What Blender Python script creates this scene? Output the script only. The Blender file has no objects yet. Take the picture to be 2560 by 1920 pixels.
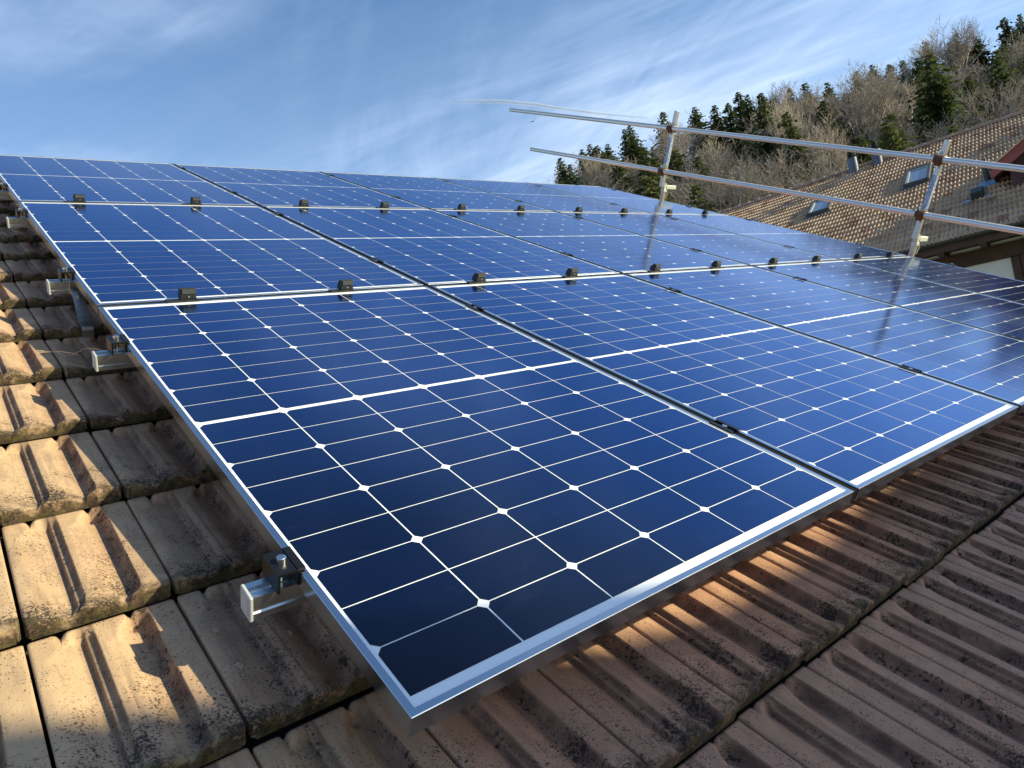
import bpy, math, random
import numpy as np
from mathutils import Matrix, Vector

# ------------------------------------------------------------------ camera, sky, sun, exposure
sc = bpy.context.scene
PITCH = math.radians(29.0)
cp, sp = math.cos(PITCH), math.sin(PITCH)
# roof frame: u along the eaves, v up the slope, w off the roof  ->  world X, Y, Z
MR = Matrix(((1, 0, 0, 0), (0, cp, -sp, 0), (0, sp, cp, 0), (0, 0, 0, 1)))
CAM = Vector((-0.36634, -0.75912, 0.35074))
RW = ((0.7730463, -0.6045229, -0.1922275), (-0.1390266, 0.1342058, -0.9811526), (0.6189273, 0.7852012, 0.0197025))
cam_d = bpy.data.cameras.new('camera')
cam = bpy.data.objects.new('camera', cam_d)
sc.collection.objects.link(cam)
r0, r1, r2 = RW
cam.matrix_world = Matrix(((r0[0], -r1[0], -r2[0], CAM.x), (r0[1], -r1[1], -r2[1], CAM.y),
                           (r0[2], -r1[2], -r2[2], CAM.z), (0, 0, 0, 1)))
cam_d.sensor_width = 36.0
cam_d.lens = 36.0 * 1731.87 / 2560
cam_d.shift_x = 21.25 / 2560
cam_d.shift_y = -2.9 / 2560
cam_d.clip_start = 0.02
cam_d.clip_end = 20000
sc.camera = cam
sc.render.resolution_x, sc.render.resolution_y = 1024, 768
sc.view_settings.view_transform = 'Standard'
sc.view_settings.look = 'None'
sc.view_settings.gamma = 1.0
sc.view_settings.exposure = 0.6

SUN = (MR.to_3x3() @ Vector((0.925, -0.62, 1.0))).normalized()
sun_d = bpy.data.lights.new('sun', 'SUN')
sun_d.energy = 5.0
sun_d.angle = math.radians(0.5)
sun_d.color = (1.0, 0.92, 0.61)
sun = bpy.data.objects.new('sun', sun_d)
sun.rotation_euler = (-SUN).to_track_quat('-Z', 'Y').to_euler()
sc.collection.objects.link(sun)


def px_dir(x, y, s=2560 / 2212):
    """world direction of a point of the picture (2212 wide)"""
    a, b = (x * s - 1258.75) / 1731.87, (y * s - 957.12) / 1731.87
    d = Vector([RW[0][i] * a + RW[1][i] * b + RW[2][i] for i in range(3)])
    return d.normalized()


world = bpy.data.worlds.new('World')
sc.world = world
world.use_nodes = True
wn, wl = world.node_tree.nodes, world.node_tree.links
wn.clear()
w_out = wn.new('ShaderNodeOutputWorld')
w_bg = wn.new('ShaderNodeBackground')
w_bg.inputs['Strength'].default_value = 0.125
sky = wn.new('ShaderNodeTexSky')
sky.sky_type = 'NISHITA'
sky.sun_disc = False
sky.sun_elevation = math.asin(SUN.z)
sky.sun_rotation = math.atan2(SUN.x, SUN.y)
sky.altitude = 700
sky.air_density = 1.0
sky.dust_density = 0.6
sky.ozone_density = 2.2
w_tc = wn.new('ShaderNodeTexCoord')
w_sep = wn.new('ShaderNodeSeparateXYZ')
wl.new(w_tc.outputs['Generated'], w_sep.inputs[0])


def wmath(op, a, b=None, clamp=False):
    n = wn.new('ShaderNodeMath')
    n.operation = op
    n.use_clamp = clamp
    for i, q in enumerate((a, b)):
        if q is None:
            continue
        if isinstance(q, (int, float)):
            n.inputs[i].default_value = q
        else:
            wl.new(q, n.inputs[i])
    return n.outputs[0]


w_z = wmath('MAXIMUM', w_sep.outputs['Z'], 0.03)
w_px, w_py = wmath('DIVIDE', w_sep.outputs['X'], w_z), wmath('DIVIDE', w_sep.outputs['Y'], w_z)
w_cmb = wn.new('ShaderNodeCombineXYZ')
wl.new(w_px, w_cmb.inputs[0])
wl.new(w_py, w_cmb.inputs[1])


def ramp(nt_nodes, nt_links, sock, stops):
    r = nt_nodes.new('ShaderNodeValToRGB')
    cr = r.color_ramp
    while len(cr.elements) > len(stops):
        cr.elements.remove(cr.elements[-1])
    while len(cr.elements) < len(stops):
        cr.elements.new(0.5)
    for e, (p, c) in zip(cr.elements, stops):
        e.position = p
        e.color = (c, c, c, 1) if isinstance(c, (int, float)) else (*c, 1)
    nt_links.new(sock, r.inputs[0])
    return r.outputs['Color']


def cirrus(p0, p1, along, across, seed, stops, dist=1.2):
    """streaks of high cloud lying along the line from picture point p0 to p1"""
    a, b = px_dir(*p0), px_dir(*p1)
    ang = math.atan2(b.y / b.z - a.y / a.z, b.x / b.z - a.x / a.z)
    m = wn.new('ShaderNodeMapping')
    m.vector_type = 'POINT'
    m.inputs['Rotation'].default_value = (0, 0, -ang)
    wl.new(w_cmb.outputs[0], m.inputs[0])
    m2 = wn.new('ShaderNodeMapping')
    m2.inputs['Scale'].default_value = (along, across, 1)
    m2.inputs['Location'].default_value = (seed, seed * 1.7, seed)
    wl.new(m.outputs[0], m2.inputs[0])
    n = wn.new('ShaderNodeTexNoise')
    n.inputs['Scale'].default_value = 1.0
    n.inputs['Detail'].default_value = 9
    n.inputs['Roughness'].default_value = 0.58
    n.inputs['Distortion'].default_value = dist
    wl.new(m2.outputs[0], n.inputs['Vector'])
    return ramp(wn, wl, n.outputs['Fac'], stops)


c1 = cirrus((450, 330), (1100, 0), 0.35, 1.5, 3.1, ((0.36, 0), (0.72, 1)))
c2 = cirrus((280, 280), (100, 80), 0.5, 1.9, 8.3, ((0.42, 0), (0.80, 1)))
c3 = cirrus((450, 330), (1100, 0), 0.7, 3.2, 5.7, ((0.30, 0.35), (0.75, 1)), 2.0)
c_big = cirrus((450, 330), (900, 200), 0.35, 0.5, 1.3, ((0.40, 0.10), (0.66, 1)), 0.4)
cl = wmath('MULTIPLY', wmath('ADD', wmath('MULTIPLY', c1, c3), wmath('MULTIPLY', c2, 0.55)), c_big)
# thin veil that thickens towards the horizon
veil = wn.new('ShaderNodeMapRange')
veil.inputs['From Min'].default_value = 0.62
veil.inputs['From Max'].default_value = 0.12
veil.inputs['To Min'].default_value = 0.0
veil.inputs['To Max'].default_value = 0.36
wl.new(w_sep.outputs['Z'], veil.inputs['Value'])
cl = wmath('ADD', wmath('MULTIPLY', cl, 0.8), veil.outputs[0], True)
hor = wn.new('ShaderNodeMapRange')
hor.inputs['From Min'].default_value = 0.0
hor.inputs['From Max'].default_value = 0.12
wl.new(w_sep.outputs['Z'], hor.inputs['Value'])
cl = wmath('MULTIPLY', cl, hor.outputs[0])
w_mix = wn.new('ShaderNodeMixRGB')
wl.new(cl, w_mix.inputs['Fac'])
w_hs = wn.new('ShaderNodeHueSaturation')
w_hs.inputs['Saturation'].default_value = 1.22
w_hs.inputs['Value'].default_value = 1.0
wl.new(sky.outputs[0], w_hs.inputs['Color'])
wl.new(w_hs.outputs[0], w_mix.inputs['Color1'])
w_mix.inputs['Color2'].default_value = (4.4, 5.4, 7.0, 1)
wl.new(w_mix.outputs[0], w_bg.inputs['Color'])
wl.new(w_bg.outputs[0], w_out.inputs['Surface'])

# ------------------------------------------------------------------ helpers
random.seed(7)
RNG = np.random.default_rng(11)
COL = sc.collection


def link(o):
    COL.objects.link(o)
    return o


def tag(o, label=None, cat=None, group=None, kind=None):
    if label:
        o['label'] = label
    if cat:
        o['category'] = cat
    if group:
        o['group'] = group
    if kind:
        o['kind'] = kind
    return o


def thing(name, label, cat, mw=None, group=None):
    o = bpy.data.objects.new(name, None)
    o.empty_display_size = 0.1
    link(o)
    if mw is not None:
        o.matrix_world = mw
    return tag(o, label, cat, group)


def mesh_np(name, V, polys, mats=(), midx=None, smooth=False, attrs=None):
    """V (n,3); polys: array (m,k) or a list of such arrays"""
    if not isinstance(polys, list):
        polys = [polys]
    polys = [np.asarray(p, dtype=np.int32) for p in polys if len(p)]
    me = bpy.data.meshes.new(name)
    V = np.asarray(V, dtype=np.float32)
    me.vertices.add(len(V))
    me.vertices.foreach_set('co', V.ravel())
    loops = np.concatenate([p.ravel() for p in polys])
    tot = np.concatenate([np.full(len(p), p.shape[1], dtype=np.int32) for p in polys])
    start = np.concatenate([[0], np.cumsum(tot)[:-1]]).astype(np.int32)
    me.loops.add(len(loops))
    me.loops.foreach_set('vertex_index', loops)
    me.polygons.add(len(tot))
    me.polygons.foreach_set('loop_start', start)
    me.polygons.foreach_set('loop_total', tot)
    if midx is not None:
        me.polygons.foreach_set('material_index', np.asarray(midx, dtype=np.int32))
    if smooth:
        me.polygons.foreach_set('use_smooth', np.ones(len(tot), dtype=bool))
    for m in mats:
        me.materials.append(m)
    for k, a in (attrs or {}).items():
        at = me.attributes.new(k, 'FLOAT', 'POINT')
        at.data.foreach_set('value', np.asarray(a, dtype=np.float32))
    me.update(calc_edges=True)
    me.validate()
    return me


class MB:
    """collects shapes into one mesh"""

    def __init__(self):
        self.V, self.F, self.I, self.n, self.S = [], [], [], 0, []

    def add(self, V, faces, mi=0, smooth=False):
        self.V += [tuple(v) for v in V]
        for f in faces:
            self.F.append([i + self.n for i in f])
            self.I.append(mi)
            self.S.append(smooth)
        self.n += len(V)
        return self

    def box(self, x0, x1, y0, y1, z0, z1, mi=0, bev=0.0):
        if bev:
            b = bev
            # chamfered box: 24 points
            P = []
            X, Y, Z = (x0, x1), (y0, y1), (z0, z1)
            for i in (0, 1):
                for j in (0, 1):
                    for k in (0, 1):
                        sx, sy, sz = (1, -1)[i] * b, (1, -1)[j] * b, (1, -1)[k] * b
                        P += [(X[i], Y[j] + sy, Z[k] + sz), (X[i] + sx, Y[j], Z[k] + sz), (X[i] + sx, Y[j] + sy, Z[k])]
            id_ = lambda i, j, k, a: (i * 4 + j * 2 + k) * 3 + a
            F = []
            F += [[id_(0, 0, 0, 0), id_(0, 0, 1, 0), id_(0, 1, 1, 0), id_(0, 1, 0, 0)], [id_(1, 0, 0, 0), id_(1, 1, 0, 0), id_(1, 1, 1, 0), id_(1, 0, 1, 0)]]
            F += [[id_(0, 0, 0, 1), id_(1, 0, 0, 1), id_(1, 0, 1, 1), id_(0, 0, 1, 1)], [id_(0, 1, 0, 1), id_(0, 1, 1, 1), id_(1, 1, 1, 1), id_(1, 1, 0, 1)]]
            F += [[id_(0, 0, 0, 2), id_(0, 1, 0, 2), id_(1, 1, 0, 2), id_(1, 0, 0, 2)], [id_(0, 0, 1, 2), id_(1, 0, 1, 2), id_(1, 1, 1, 2), id_(0, 1, 1, 2)]]
            for j in (0, 1):
                for k in (0, 1):
                    F.append([id_(0, j, k, 1), id_(1, j, k, 1), id_(1, j, k, 2), id_(0, j, k, 2)])
            for i in (0, 1):
                for k in (0, 1):
                    F.append([id_(i, 0, k, 0), id_(i, 1, k, 0), id_(i, 1, k, 2), id_(i, 0, k, 2)])
            for i in (0, 1):
                for j in (0, 1):
                    F.append([id_(i, j, 0, 0), id_(i, j, 1, 0), id_(i, j, 1, 1), id_(i, j, 0, 1)])
            for i in (0, 1):
                for j in (0, 1):
                    for k in (0, 1):
                        F.append([id_(i, j, k, 0), id_(i, j, k, 1), id_(i, j, k, 2)])
            return self.add(P, F, mi)
        V = [(x, y, z) for x in (x0, x1) for y in (y0, y1) for z in (z0, z1)]
        return self.add(V, [[0, 1, 3, 2], [4, 6, 7, 5], [0, 4, 5, 1], [2, 3, 7, 6], [0, 2, 6, 4], [1, 5, 7, 3]], mi)

    def prism(self, prof, axis, a0, a1, mi=0, smooth=False):
        """profile of 2-D points swept along axis 0/1/2 from a0 to a1"""
        n = len(prof)
        V = []
        for a in (a0, a1):
            for p in prof:
                q = list(p)
                q.insert(axis, a)
                V.append(q)
        F = [[i, (i + 1) % n, n + (i + 1) % n, n + i] for i in range(n)]
        self.add(V, F, mi, smooth)
        self.add(V, [list(range(n)), list(range(2 * n - 1, n - 1, -1))], mi)
        return self

    def tube(self, p0, p1, r0_, r1_=None, seg=12, mi=0, cap=True):
        r1_ = r0_ if r1_ is None else r1_
        p0, p1 = Vector(p0), Vector(p1)
        d = (p1 - p0).normalized()
        a = d.orthogonal().normalized()
        b = d.cross(a)
        V = []
        for p, r in ((p0, r0_), (p1, r1_)):
            for i in range(seg):
                t = 2 * math.pi * i / seg
                V.append(p + (a * math.cos(t) + b * math.sin(t)) * r)
        F = [[i, (i + 1) % seg, seg + (i + 1) % seg, seg + i] for i in range(seg)]
        self.add(V, F, mi, True)
        if cap:
            self.add(V, [list(range(seg - 1, -1, -1)), list(range(seg, 2 * seg))], mi)
        return self

    def mesh(self, name, *mats, recalc=True):
        me = bpy.data.meshes.new(name)
        me.from_pydata([tuple(v) for v in self.V], [], self.F)
        for m in mats:
            me.materials.append(m)
        me.polygons.foreach_set('material_index', self.I)
        me.polygons.foreach_set('use_smooth', self.S)
        me.update()
        if not recalc:
            return me
        import bmesh
        bm = bmesh.new()
        bm.from_mesh(me)
        bmesh.ops.recalc_face_normals(bm, faces=bm.faces)
        bm.to_mesh(me)
        bm.free()
        return me

    def build(self, name, mats, parent=None, mw=None):
        if not isinstance(mats, (list, tuple)):
            mats = [mats]
        return put(name, self.mesh(name, *mats), parent, mw)


def put(name, me, parent=None, mw=None):
    o = bpy.data.objects.new(name, me)
    link(o)
    if parent is not None:
        o.parent = parent
    if mw is not None:
        o.matrix_world = mw
    return o


def copy_tree(o, parent=None):
    c = o.copy()
    link(c)
    c.parent = parent
    for ch in list(o.children):
        k = copy_tree(ch, c)
        k.matrix_parent_inverse = ch.matrix_parent_inverse.copy()
        k.matrix_basis = ch.matrix_basis.copy()
    return c


def at_roof(u, v, w):
    return MR @ Matrix.Translation((u, v, w))


# ------------------------------------------------------------------ materials
class NT:
    def __init__(self, name):
        self.m = bpy.data.materials.new(name)
        self.m.use_nodes = True
        self.n, self.l = self.m.node_tree.nodes, self.m.node_tree.links
        self.b = self.n['Principled BSDF']
        self.tc = self.n.new('ShaderNodeTexCoord')

    def set(self, **k):
        for a, v in k.items():
            s = self.b.inputs[{'rough': 'Roughness', 'metal': 'Metallic', 'col': 'Base Color', 'ior': 'IOR', 'spec': 'Specular IOR Level', 'alpha': 'Alpha', 'sub': 'Subsurface Weight'}[a]]
            if hasattr(v, 'is_linked'):
                self.l.new(v, s)
            else:
                s.default_value = (*v, 1) if isinstance(v, tuple) else v
        return self

    def noise(self, scale, detail=4, rough=0.55, co='Object', stretch=None, dist=0.0, off=0.0):
        n = self.n.new('ShaderNodeTexNoise')
        n.inputs['Scale'].default_value = scale
        n.inputs['Detail'].default_value = detail
        n.inputs['Roughness'].default_value = rough
        n.inputs['Distortion'].default_value = dist
        src = self.tc.outputs[co]
        if stretch or off:
            mp = self.n.new('ShaderNodeMapping')
            mp.inputs['Scale'].default_value = stretch or (1, 1, 1)
            mp.inputs['Location'].default_value = (off, off * 0.7, off * 1.3)
            self.l.new(src, mp.inputs[0])
            src = mp.outputs[0]
        self.l.new(src, n.inputs['Vector'])
        return n.outputs['Fac']

    def voro(self, scale, co='Object'):
        n = self.n.new('ShaderNodeTexVoronoi')
        n.inputs['Scale'].default_value = scale
        self.l.new(self.tc.outputs[co], n.inputs['Vector'])
        return n.outputs['Distance']

    def ramp(self, s, stops):
        return ramp(self.n, self.l, s, stops)

    def math(self, op, a, b=None, clamp=False):
        n = self.n.new('ShaderNodeMath')
        n.operation = op
        n.use_clamp = clamp
        for i, q in enumerate((a, b)):
            if q is None:
                continue
            if isinstance(q, (int, float)):
                n.inputs[i].default_value = q
            else:
                self.l.new(q, n.inputs[i])
        return n.outputs[0]

    def mix(self, f, a, b):
        n = self.n.new('ShaderNodeMixRGB')
        for i, q in zip(('Fac', 'Color1', 'Color2'), (f, a, b)):
            if isinstance(q, tuple):
                n.inputs[i].default_value = (*q, 1)
            elif isinstance(q, (int, float)):
                n.inputs[i].default_value = q
            else:
                self.l.new(q, n.inputs[i])
        return n.outputs[0]

    def attr(self, name):
        n = self.n.new('ShaderNodeAttribute')
        n.attribute_name = name
        return n.outputs['Fac']

    def bump(self, h, strength=0.3, dist=0.01):
        n = self.n.new('ShaderNodeBump')
        n.inputs['Strength'].default_value = strength
        n.inputs['Distance'].default_value = dist
        self.l.new(h, n.inputs['Height'])
        self.l.new(n.outputs[0], self.b.inputs['Normal'])
        return self

    def rand(self):
        n = self.n.new('ShaderNodeObjectInfo')
        return n.outputs['Random']


def simple(name, col, rough=0.6, metal=0.0, var=0.15, scale=20, bump=0.0):
    t = NT(name)
    n = t.noise(scale, 5)
    dark = tuple(c * (1 - var) for c in col)
    lite = tuple(min(1, c * (1 + var)) for c in col)
    t.set(col=t.mix(t.ramp(n, ((0.3, 0), (0.7, 1))), dark, lite), rough=rough, metal=metal)
    if bump:
        t.bump(n, bump, 0.01)
    return t.m


def tile_material(name, near=True):
    t = NT(name)
    tf, ts, tr = t.attr('tile_f'), t.attr('tile_s'), t.attr('tile_r')
    big = t.noise(3.2, 3)
    mid = t.noise(22, 6, 0.62)
    col = t.mix(t.ramp(mid, ((0.3, 0), (0.72, 1))), (0.36, 0.175, 0.115), (0.58, 0.320, 0.205))
    col = t.mix(t.math('MULTIPLY', t.ramp(big, ((0.35, 0), (0.7, 1))), 0.55), col, (0.42, 0.27, 0.20))
    # every tile fired a little differently
    col = t.mix(t.math('MULTIPLY', tr, 0.45), col, (0.36, 0.20, 0.115))
    # tiles left of the array: straw tint of painted sun warmth plus some lichen
    sx = t.n.new('ShaderNodeSeparateXYZ')
    t.l.new(t.tc.outputs['Object'], sx.inputs[0])
    sun_lichen = t.math('ADD', sx.outputs['X'], t.math('MULTIPLY', t.noise(5, 5, .6, off=31), .5))
    sun_lichen = t.ramp(t.math('ADD', t.math('MULTIPLY', sun_lichen, .8), .35), ((.30, 1), (.75, 0)))
    col = t.mix(t.math('MULTIPLY', sun_lichen, .62), col, t.mix(mid, (.44, .325, .185), (.66, .49, .29)))
    # run-off streaks along the slope
    streak = t.noise(9, 5, 0.6, stretch=(7, 0.8, 1), off=3)
    col = t.mix(t.math('MULTIPLY', t.ramp(streak, ((0.52, 0), (0.74, 1))), 0.45), col, (0.16, 0.105, 0.085))
    # algae film, darkened to paint in trough-wall shade; water dries out at the lower end
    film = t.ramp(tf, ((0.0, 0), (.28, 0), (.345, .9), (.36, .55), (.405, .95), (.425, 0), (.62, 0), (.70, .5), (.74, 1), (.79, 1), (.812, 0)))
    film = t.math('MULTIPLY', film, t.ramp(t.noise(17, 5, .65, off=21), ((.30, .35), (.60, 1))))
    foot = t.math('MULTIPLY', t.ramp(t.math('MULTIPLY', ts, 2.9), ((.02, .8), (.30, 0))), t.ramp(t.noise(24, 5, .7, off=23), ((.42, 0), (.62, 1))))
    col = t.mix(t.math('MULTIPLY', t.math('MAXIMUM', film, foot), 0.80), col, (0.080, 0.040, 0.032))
    # black lichen specks, thickest towards the lower edge of each tile
    edge = t.ramp(t.math('MULTIPLY', ts, 2.9), ((0.0, 1.0), (0.22, 0.62), (0.6, 0.30), (1.0, 0.36)))
    patch = t.ramp(t.noise(13, 4, 0.6, off=9), ((0.36, 0), (0.66, 1)))
    speck = t.noise(260, 3, 0.7, off=1)
    speck2 = t.noise(135, 4, 0.65, off=5)
    k = t.math('MULTIPLY', edge, patch)
    k1 = t.math('ADD', t.math('MULTIPLY', speck, 1.0), t.math('ADD', t.math('MULTIPLY', k, 0.26), .015))
    k2 = t.math('ADD', t.math('MULTIPLY', speck2, 1.0), t.math('MULTIPLY', k, 0.19))
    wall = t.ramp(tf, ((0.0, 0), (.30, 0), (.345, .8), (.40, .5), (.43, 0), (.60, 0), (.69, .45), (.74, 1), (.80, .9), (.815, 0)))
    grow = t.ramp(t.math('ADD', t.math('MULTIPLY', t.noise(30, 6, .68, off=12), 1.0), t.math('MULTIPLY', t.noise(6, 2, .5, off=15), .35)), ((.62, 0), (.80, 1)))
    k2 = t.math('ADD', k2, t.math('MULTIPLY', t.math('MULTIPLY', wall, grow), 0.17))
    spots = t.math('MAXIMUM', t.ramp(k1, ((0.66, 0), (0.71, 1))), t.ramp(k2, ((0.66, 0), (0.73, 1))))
    col = t.mix(t.math('MULTIPLY', spots, 0.88), col, (0.022, 0.018, 0.018))
    # dark algae and moss on the front faces
    moss = t.ramp(t.math('ADD', t.noise(38, 5, 0.7, off=2), t.math('MULTIPLY', ts, -6.0)), ((0.36, 0), (0.58, 1)))
    mcol = t.mix(t.ramp(t.noise(60, 4, 0.7, off=7), ((0.45, 0), (0.62, 1))), (0.028, 0.021, 0.016), (0.085, 0.075, 0.020))
    col = t.mix(t.math('MULTIPLY', moss, 0.85), col, mcol)
    t.set(col=col, rough=0.9, spec=0.25)
    t.bump(t.math('ADD', t.math('MULTIPLY', mid, 0.8), t.math('MULTIPLY', t.noise(420, 3, 0.7), 0.7)), 0.5, 0.003)
    return t.m


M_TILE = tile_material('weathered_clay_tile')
M_UNDER = simple('roof_underlay', (0.03, 0.025, 0.022), 0.95)


def far_tile():
    t = NT('neighbour_clay_tile')
    tr = t.attr('tile_r')
    col = t.mix(t.ramp(t.noise(1.2, 5), ((0.3, 0), (0.7, 1))), (0.40, 0.255, 0.160), (0.60, 0.42, 0.27))
    col = t.mix(t.math('MULTIPLY', t.ramp(tr, ((0.86, 0), (0.92, 1))), 0.6), col, (0.20, 0.075, 0.05))
    col = t.mix(t.math('MULTIPLY', t.ramp(t.noise(0.55, 4, off=4), ((0.58, 0), (0.75, 1))), 0.5), col, (0.11, 0.075, 0.06))
    col = t.mix(t.math('MULTIPLY', t.ramp(t.noise(14, 4, off=2), ((0.58, 0), (0.75, 1))), 0.3), col, (0.12, 0.08, 0.06))
    t.set(col=col, rough=0.9, spec=0.2)
    return t.m


M_FTILE = far_tile()


def metal(name, col, rough, scale=60, var=0.12, stretch=None, m=1.0):
    t = NT(name)
    n = t.noise(scale, 4, stretch=stretch)
    t.set(col=t.mix(n, tuple(c * (1 - var) for c in col), tuple(min(1, c * (1 + var)) for c in col)), metal=m)
    t.set(rough=t.ramp(n, ((0.2, rough * 0.75), (0.8, min(1, rough * 1.3)))))
    return t.m


M_FRAME = metal('anodised_frame', (0.68, 0.69, 0.71), 0.20, 8, 0.04, None, 1.0)
M_RAIL = metal('rail_aluminium', (0.80, 0.81, 0.80), 0.34, 40, 0.05)
M_STEEL = metal('stainless_bolt', (0.78, 0.77, 0.75), 0.25, 90)
M_HOOK = metal('stainless_hook', (0.42, 0.41, 0.40), 0.42, 25)
M_BLACK = NT('black_anodised').set(col=(0.012, 0.012, 0.014), rough=0.35, metal=0.4).m
M_RUBBER = simple('black_plastic', (0.010, 0.010, 0.011), 0.55, 0, 0.2, 80)
M_GREYCAP = simple('grey_plastic', (0.45, 0.46, 0.46), 0.5, 0, 0.05, 40)
M_GALV = metal('galvanised_tube', (0.74, 0.71, 0.68), 0.38, 14, 0.08, (1, 0.15, 1), 0.6)


def rust():
    t = NT('rusty_coupler')
    n = t.noise(60, 6, 0.7)
    t.set(col=t.mix(t.ramp(n, ((0.35, 0), (0.65, 1))), (0.055, 0.022, 0.012), (0.21, 0.085, 0.035)), rough=0.85, metal=0.15)
    t.bump(n, 0.5, 0.004)
    return t.m


M_RUST = rust()


def post_mat():
    t = NT('sky_tint_post')
    sep = t.n.new('ShaderNodeSeparateXYZ')
    t.l.new(t.tc.outputs['Object'], sep.inputs[0])
    z = t.math('ADD', sep.outputs['Z'], t.math('MULTIPLY', t.math('SUBTRACT', t.noise(40, 4, 0.7), 0.5), 0.10))
    blue = t.ramp(z, ((0.0, 0), (0.345, 0), (0.35, 1), (0.62, 1), (0.63, 0)))  # the sky's blue reflection, painted onto the middle of the post
    chips = t.ramp(t.noise(70, 5, 0.7, off=3), ((0.50, 1), (0.56, 0)))  # breaks up the painted sky reflection
    base = t.mix(t.noise(25, 4), (0.50, 0.48, 0.45), (0.66, 0.64, 0.61))
    t.set(col=t.mix(t.math('MULTIPLY', t.math('MULTIPLY', blue, chips), .75), base, (0.07, 0.19, 0.44)), rough=0.42)
    t.set(metal=t.math('MULTIPLY', t.math('SUBTRACT', 1.0, blue), 0.75))
    return t.m


M_POST = post_mat()
M_PALE = simple('pale_painted_steel', (0.62, 0.66, 0.58), 0.5, 0.2, 0.12, 30)


def glass_like(name, col, var, cell):
    """textured solar glass; over a cell it also carries the blue of the anti-reflective film, which grows with the angle"""
    t = NT(name)
    smear = t.ramp(t.noise(7, 6, 0.65, stretch=(1, 2.6, 1), off=2), ((0.60, 0), (0.86, 1)))
    if cell:      # each cell a slightly different tone
        mp = t.n.new('ShaderNodeMapping')
        mp.inputs['Scale'].default_value = (1 / PCU, .5 / PCV, 0)
        mp.inputs['Location'].default_value = (-PW / 2 / PCU + 20, -PL / 4 / PCV + 20, 0)
        t.l.new(t.tc.outputs['Object'], mp.inputs[0])
        fl = t.n.new('ShaderNodeVectorMath')
        fl.operation = 'FLOOR'
        t.l.new(mp.outputs[0], fl.inputs[0])
        wn_ = t.n.new('ShaderNodeTexWhiteNoise')
        t.l.new(fl.outputs[0], wn_.inputs['Vector'])
        n = wn_.outputs['Value']
    else:
        n = t.noise(2.3, 4)
    c = t.mix(n, tuple(x * (1 - var) for x in col), tuple(min(1, x * (1 + var)) for x in col))
    c = t.mix(t.math('MULTIPLY', smear, 0.03), c, (0.45, 0.5, 0.6))
    t.set(col=c, ior=1.5, spec=0.5)
    rough = t.math('ADD', t.math('MULTIPLY', smear, 0.10), 0.11)
    t.set(rough=rough)
    if cell:
        lw = t.n.new('ShaderNodeLayerWeight')
        lw.inputs['Blend'].default_value = 0.5
        f = t.ramp(lw.outputs['Facing'], ((0.29, 0.0), (0.45, 0.07), (0.62, 0.33), (0.82, 0.50), (1.0, 0.28)))
        f = t.math('MULTIPLY', f, t.math('ADD', t.math('MULTIPLY', n, .14), .93))
        g = t.n.new('ShaderNodeBsdfGlossy')
        g.inputs['Color'].default_value = (0.045, 0.33, 0.95, 1)
        g.inputs['Roughness'].default_value = 0.16
        mx = t.n.new('ShaderNodeMixShader')
        t.l.new(f, mx.inputs[0])
        t.l.new(t.b.outputs[0], mx.inputs[1])
        t.l.new(g.outputs[0], mx.inputs[2])
        ad = t.n.new('ShaderNodeMixShader')   # the glass's own mirror image stays on top
        fr = t.n.new('ShaderNodeFresnel')
        fr.inputs['IOR'].default_value = 1.45
        g2 = t.n.new('ShaderNodeBsdfGlossy')
        g2.inputs['Color'].default_value = (1, 1, 1, 1)
        t.l.new(rough, g2.inputs['Roughness'])
        t.l.new(t.math('MULTIPLY', t.math('MULTIPLY', fr.outputs[0], f), 1.3, True), ad.inputs[0])
        t.l.new(mx.outputs[0], ad.inputs[1])
        t.l.new(g2.outputs[0], ad.inputs[2])
        t.l.new(ad.outputs[0], t.n['Material Output'].inputs['Surface'])
    return t.m


PW, PL, GU, GV = 1.1331, 1.722, 0.0243, 0.0204
PCU, PCV, PBAR = 0.18364, 0.09186, 0.0056
M_CELL = glass_like('silicon_cell', (0.0008, 0.0030, 0.016), 0.25, True)
M_SHEET = glass_like('white_backsheet', (0.84, 0.86, 0.88), 0.02, False)
M_GAP_SHADE = NT('black_gap_shade').set(col=(0.006, 0.006, 0.007), rough=0.8, spec=0.1).m

# ------------------------------------------------------------------ roof tiles of the house we stand on
TW, TG = 0.2170, 0.355          # cover width and exposed length of a tile
WF, STEP = -0.145, 0.032        # height of a tile's lower edge, thickness it overlaps by
U0, V0 = -0.115, 0.212          # a joint / a course line measured in the photograph
PROF = np.array([(0, -2.2), (.012, -.4), (.03, 0), (.065, 0), (.09, -.8), (.13, -3), (.18, -6.5), (.23, -10.5), (.28, -14.5), (.32, -17), (.338, -17.5),
                 (.346, -14), (.352, -10), (.360, -9), (.392, -8.5), (.400, -6), (.408, -2), (.416, -.3), (.43, 0), (.475, 0), (.485, -1.3), (.50, -1.8), (.54, -3.5),
                 (.58, -7), (.62, -11.5), (.66, -16), (.695, -19.5), (.72, -20.5), (.745, -18.5), (.765, -14.5), (.782, -9), (.795, -3), (.802, -.4), (.81, 0),
                 (.965, 0), (.988, -.5), (1, -2.4)])


def sst(a, b, x):
    t = np.clip((x - a) / (b - a), 0, 1)
    return t * t * (3 - 2 * t)


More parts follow.
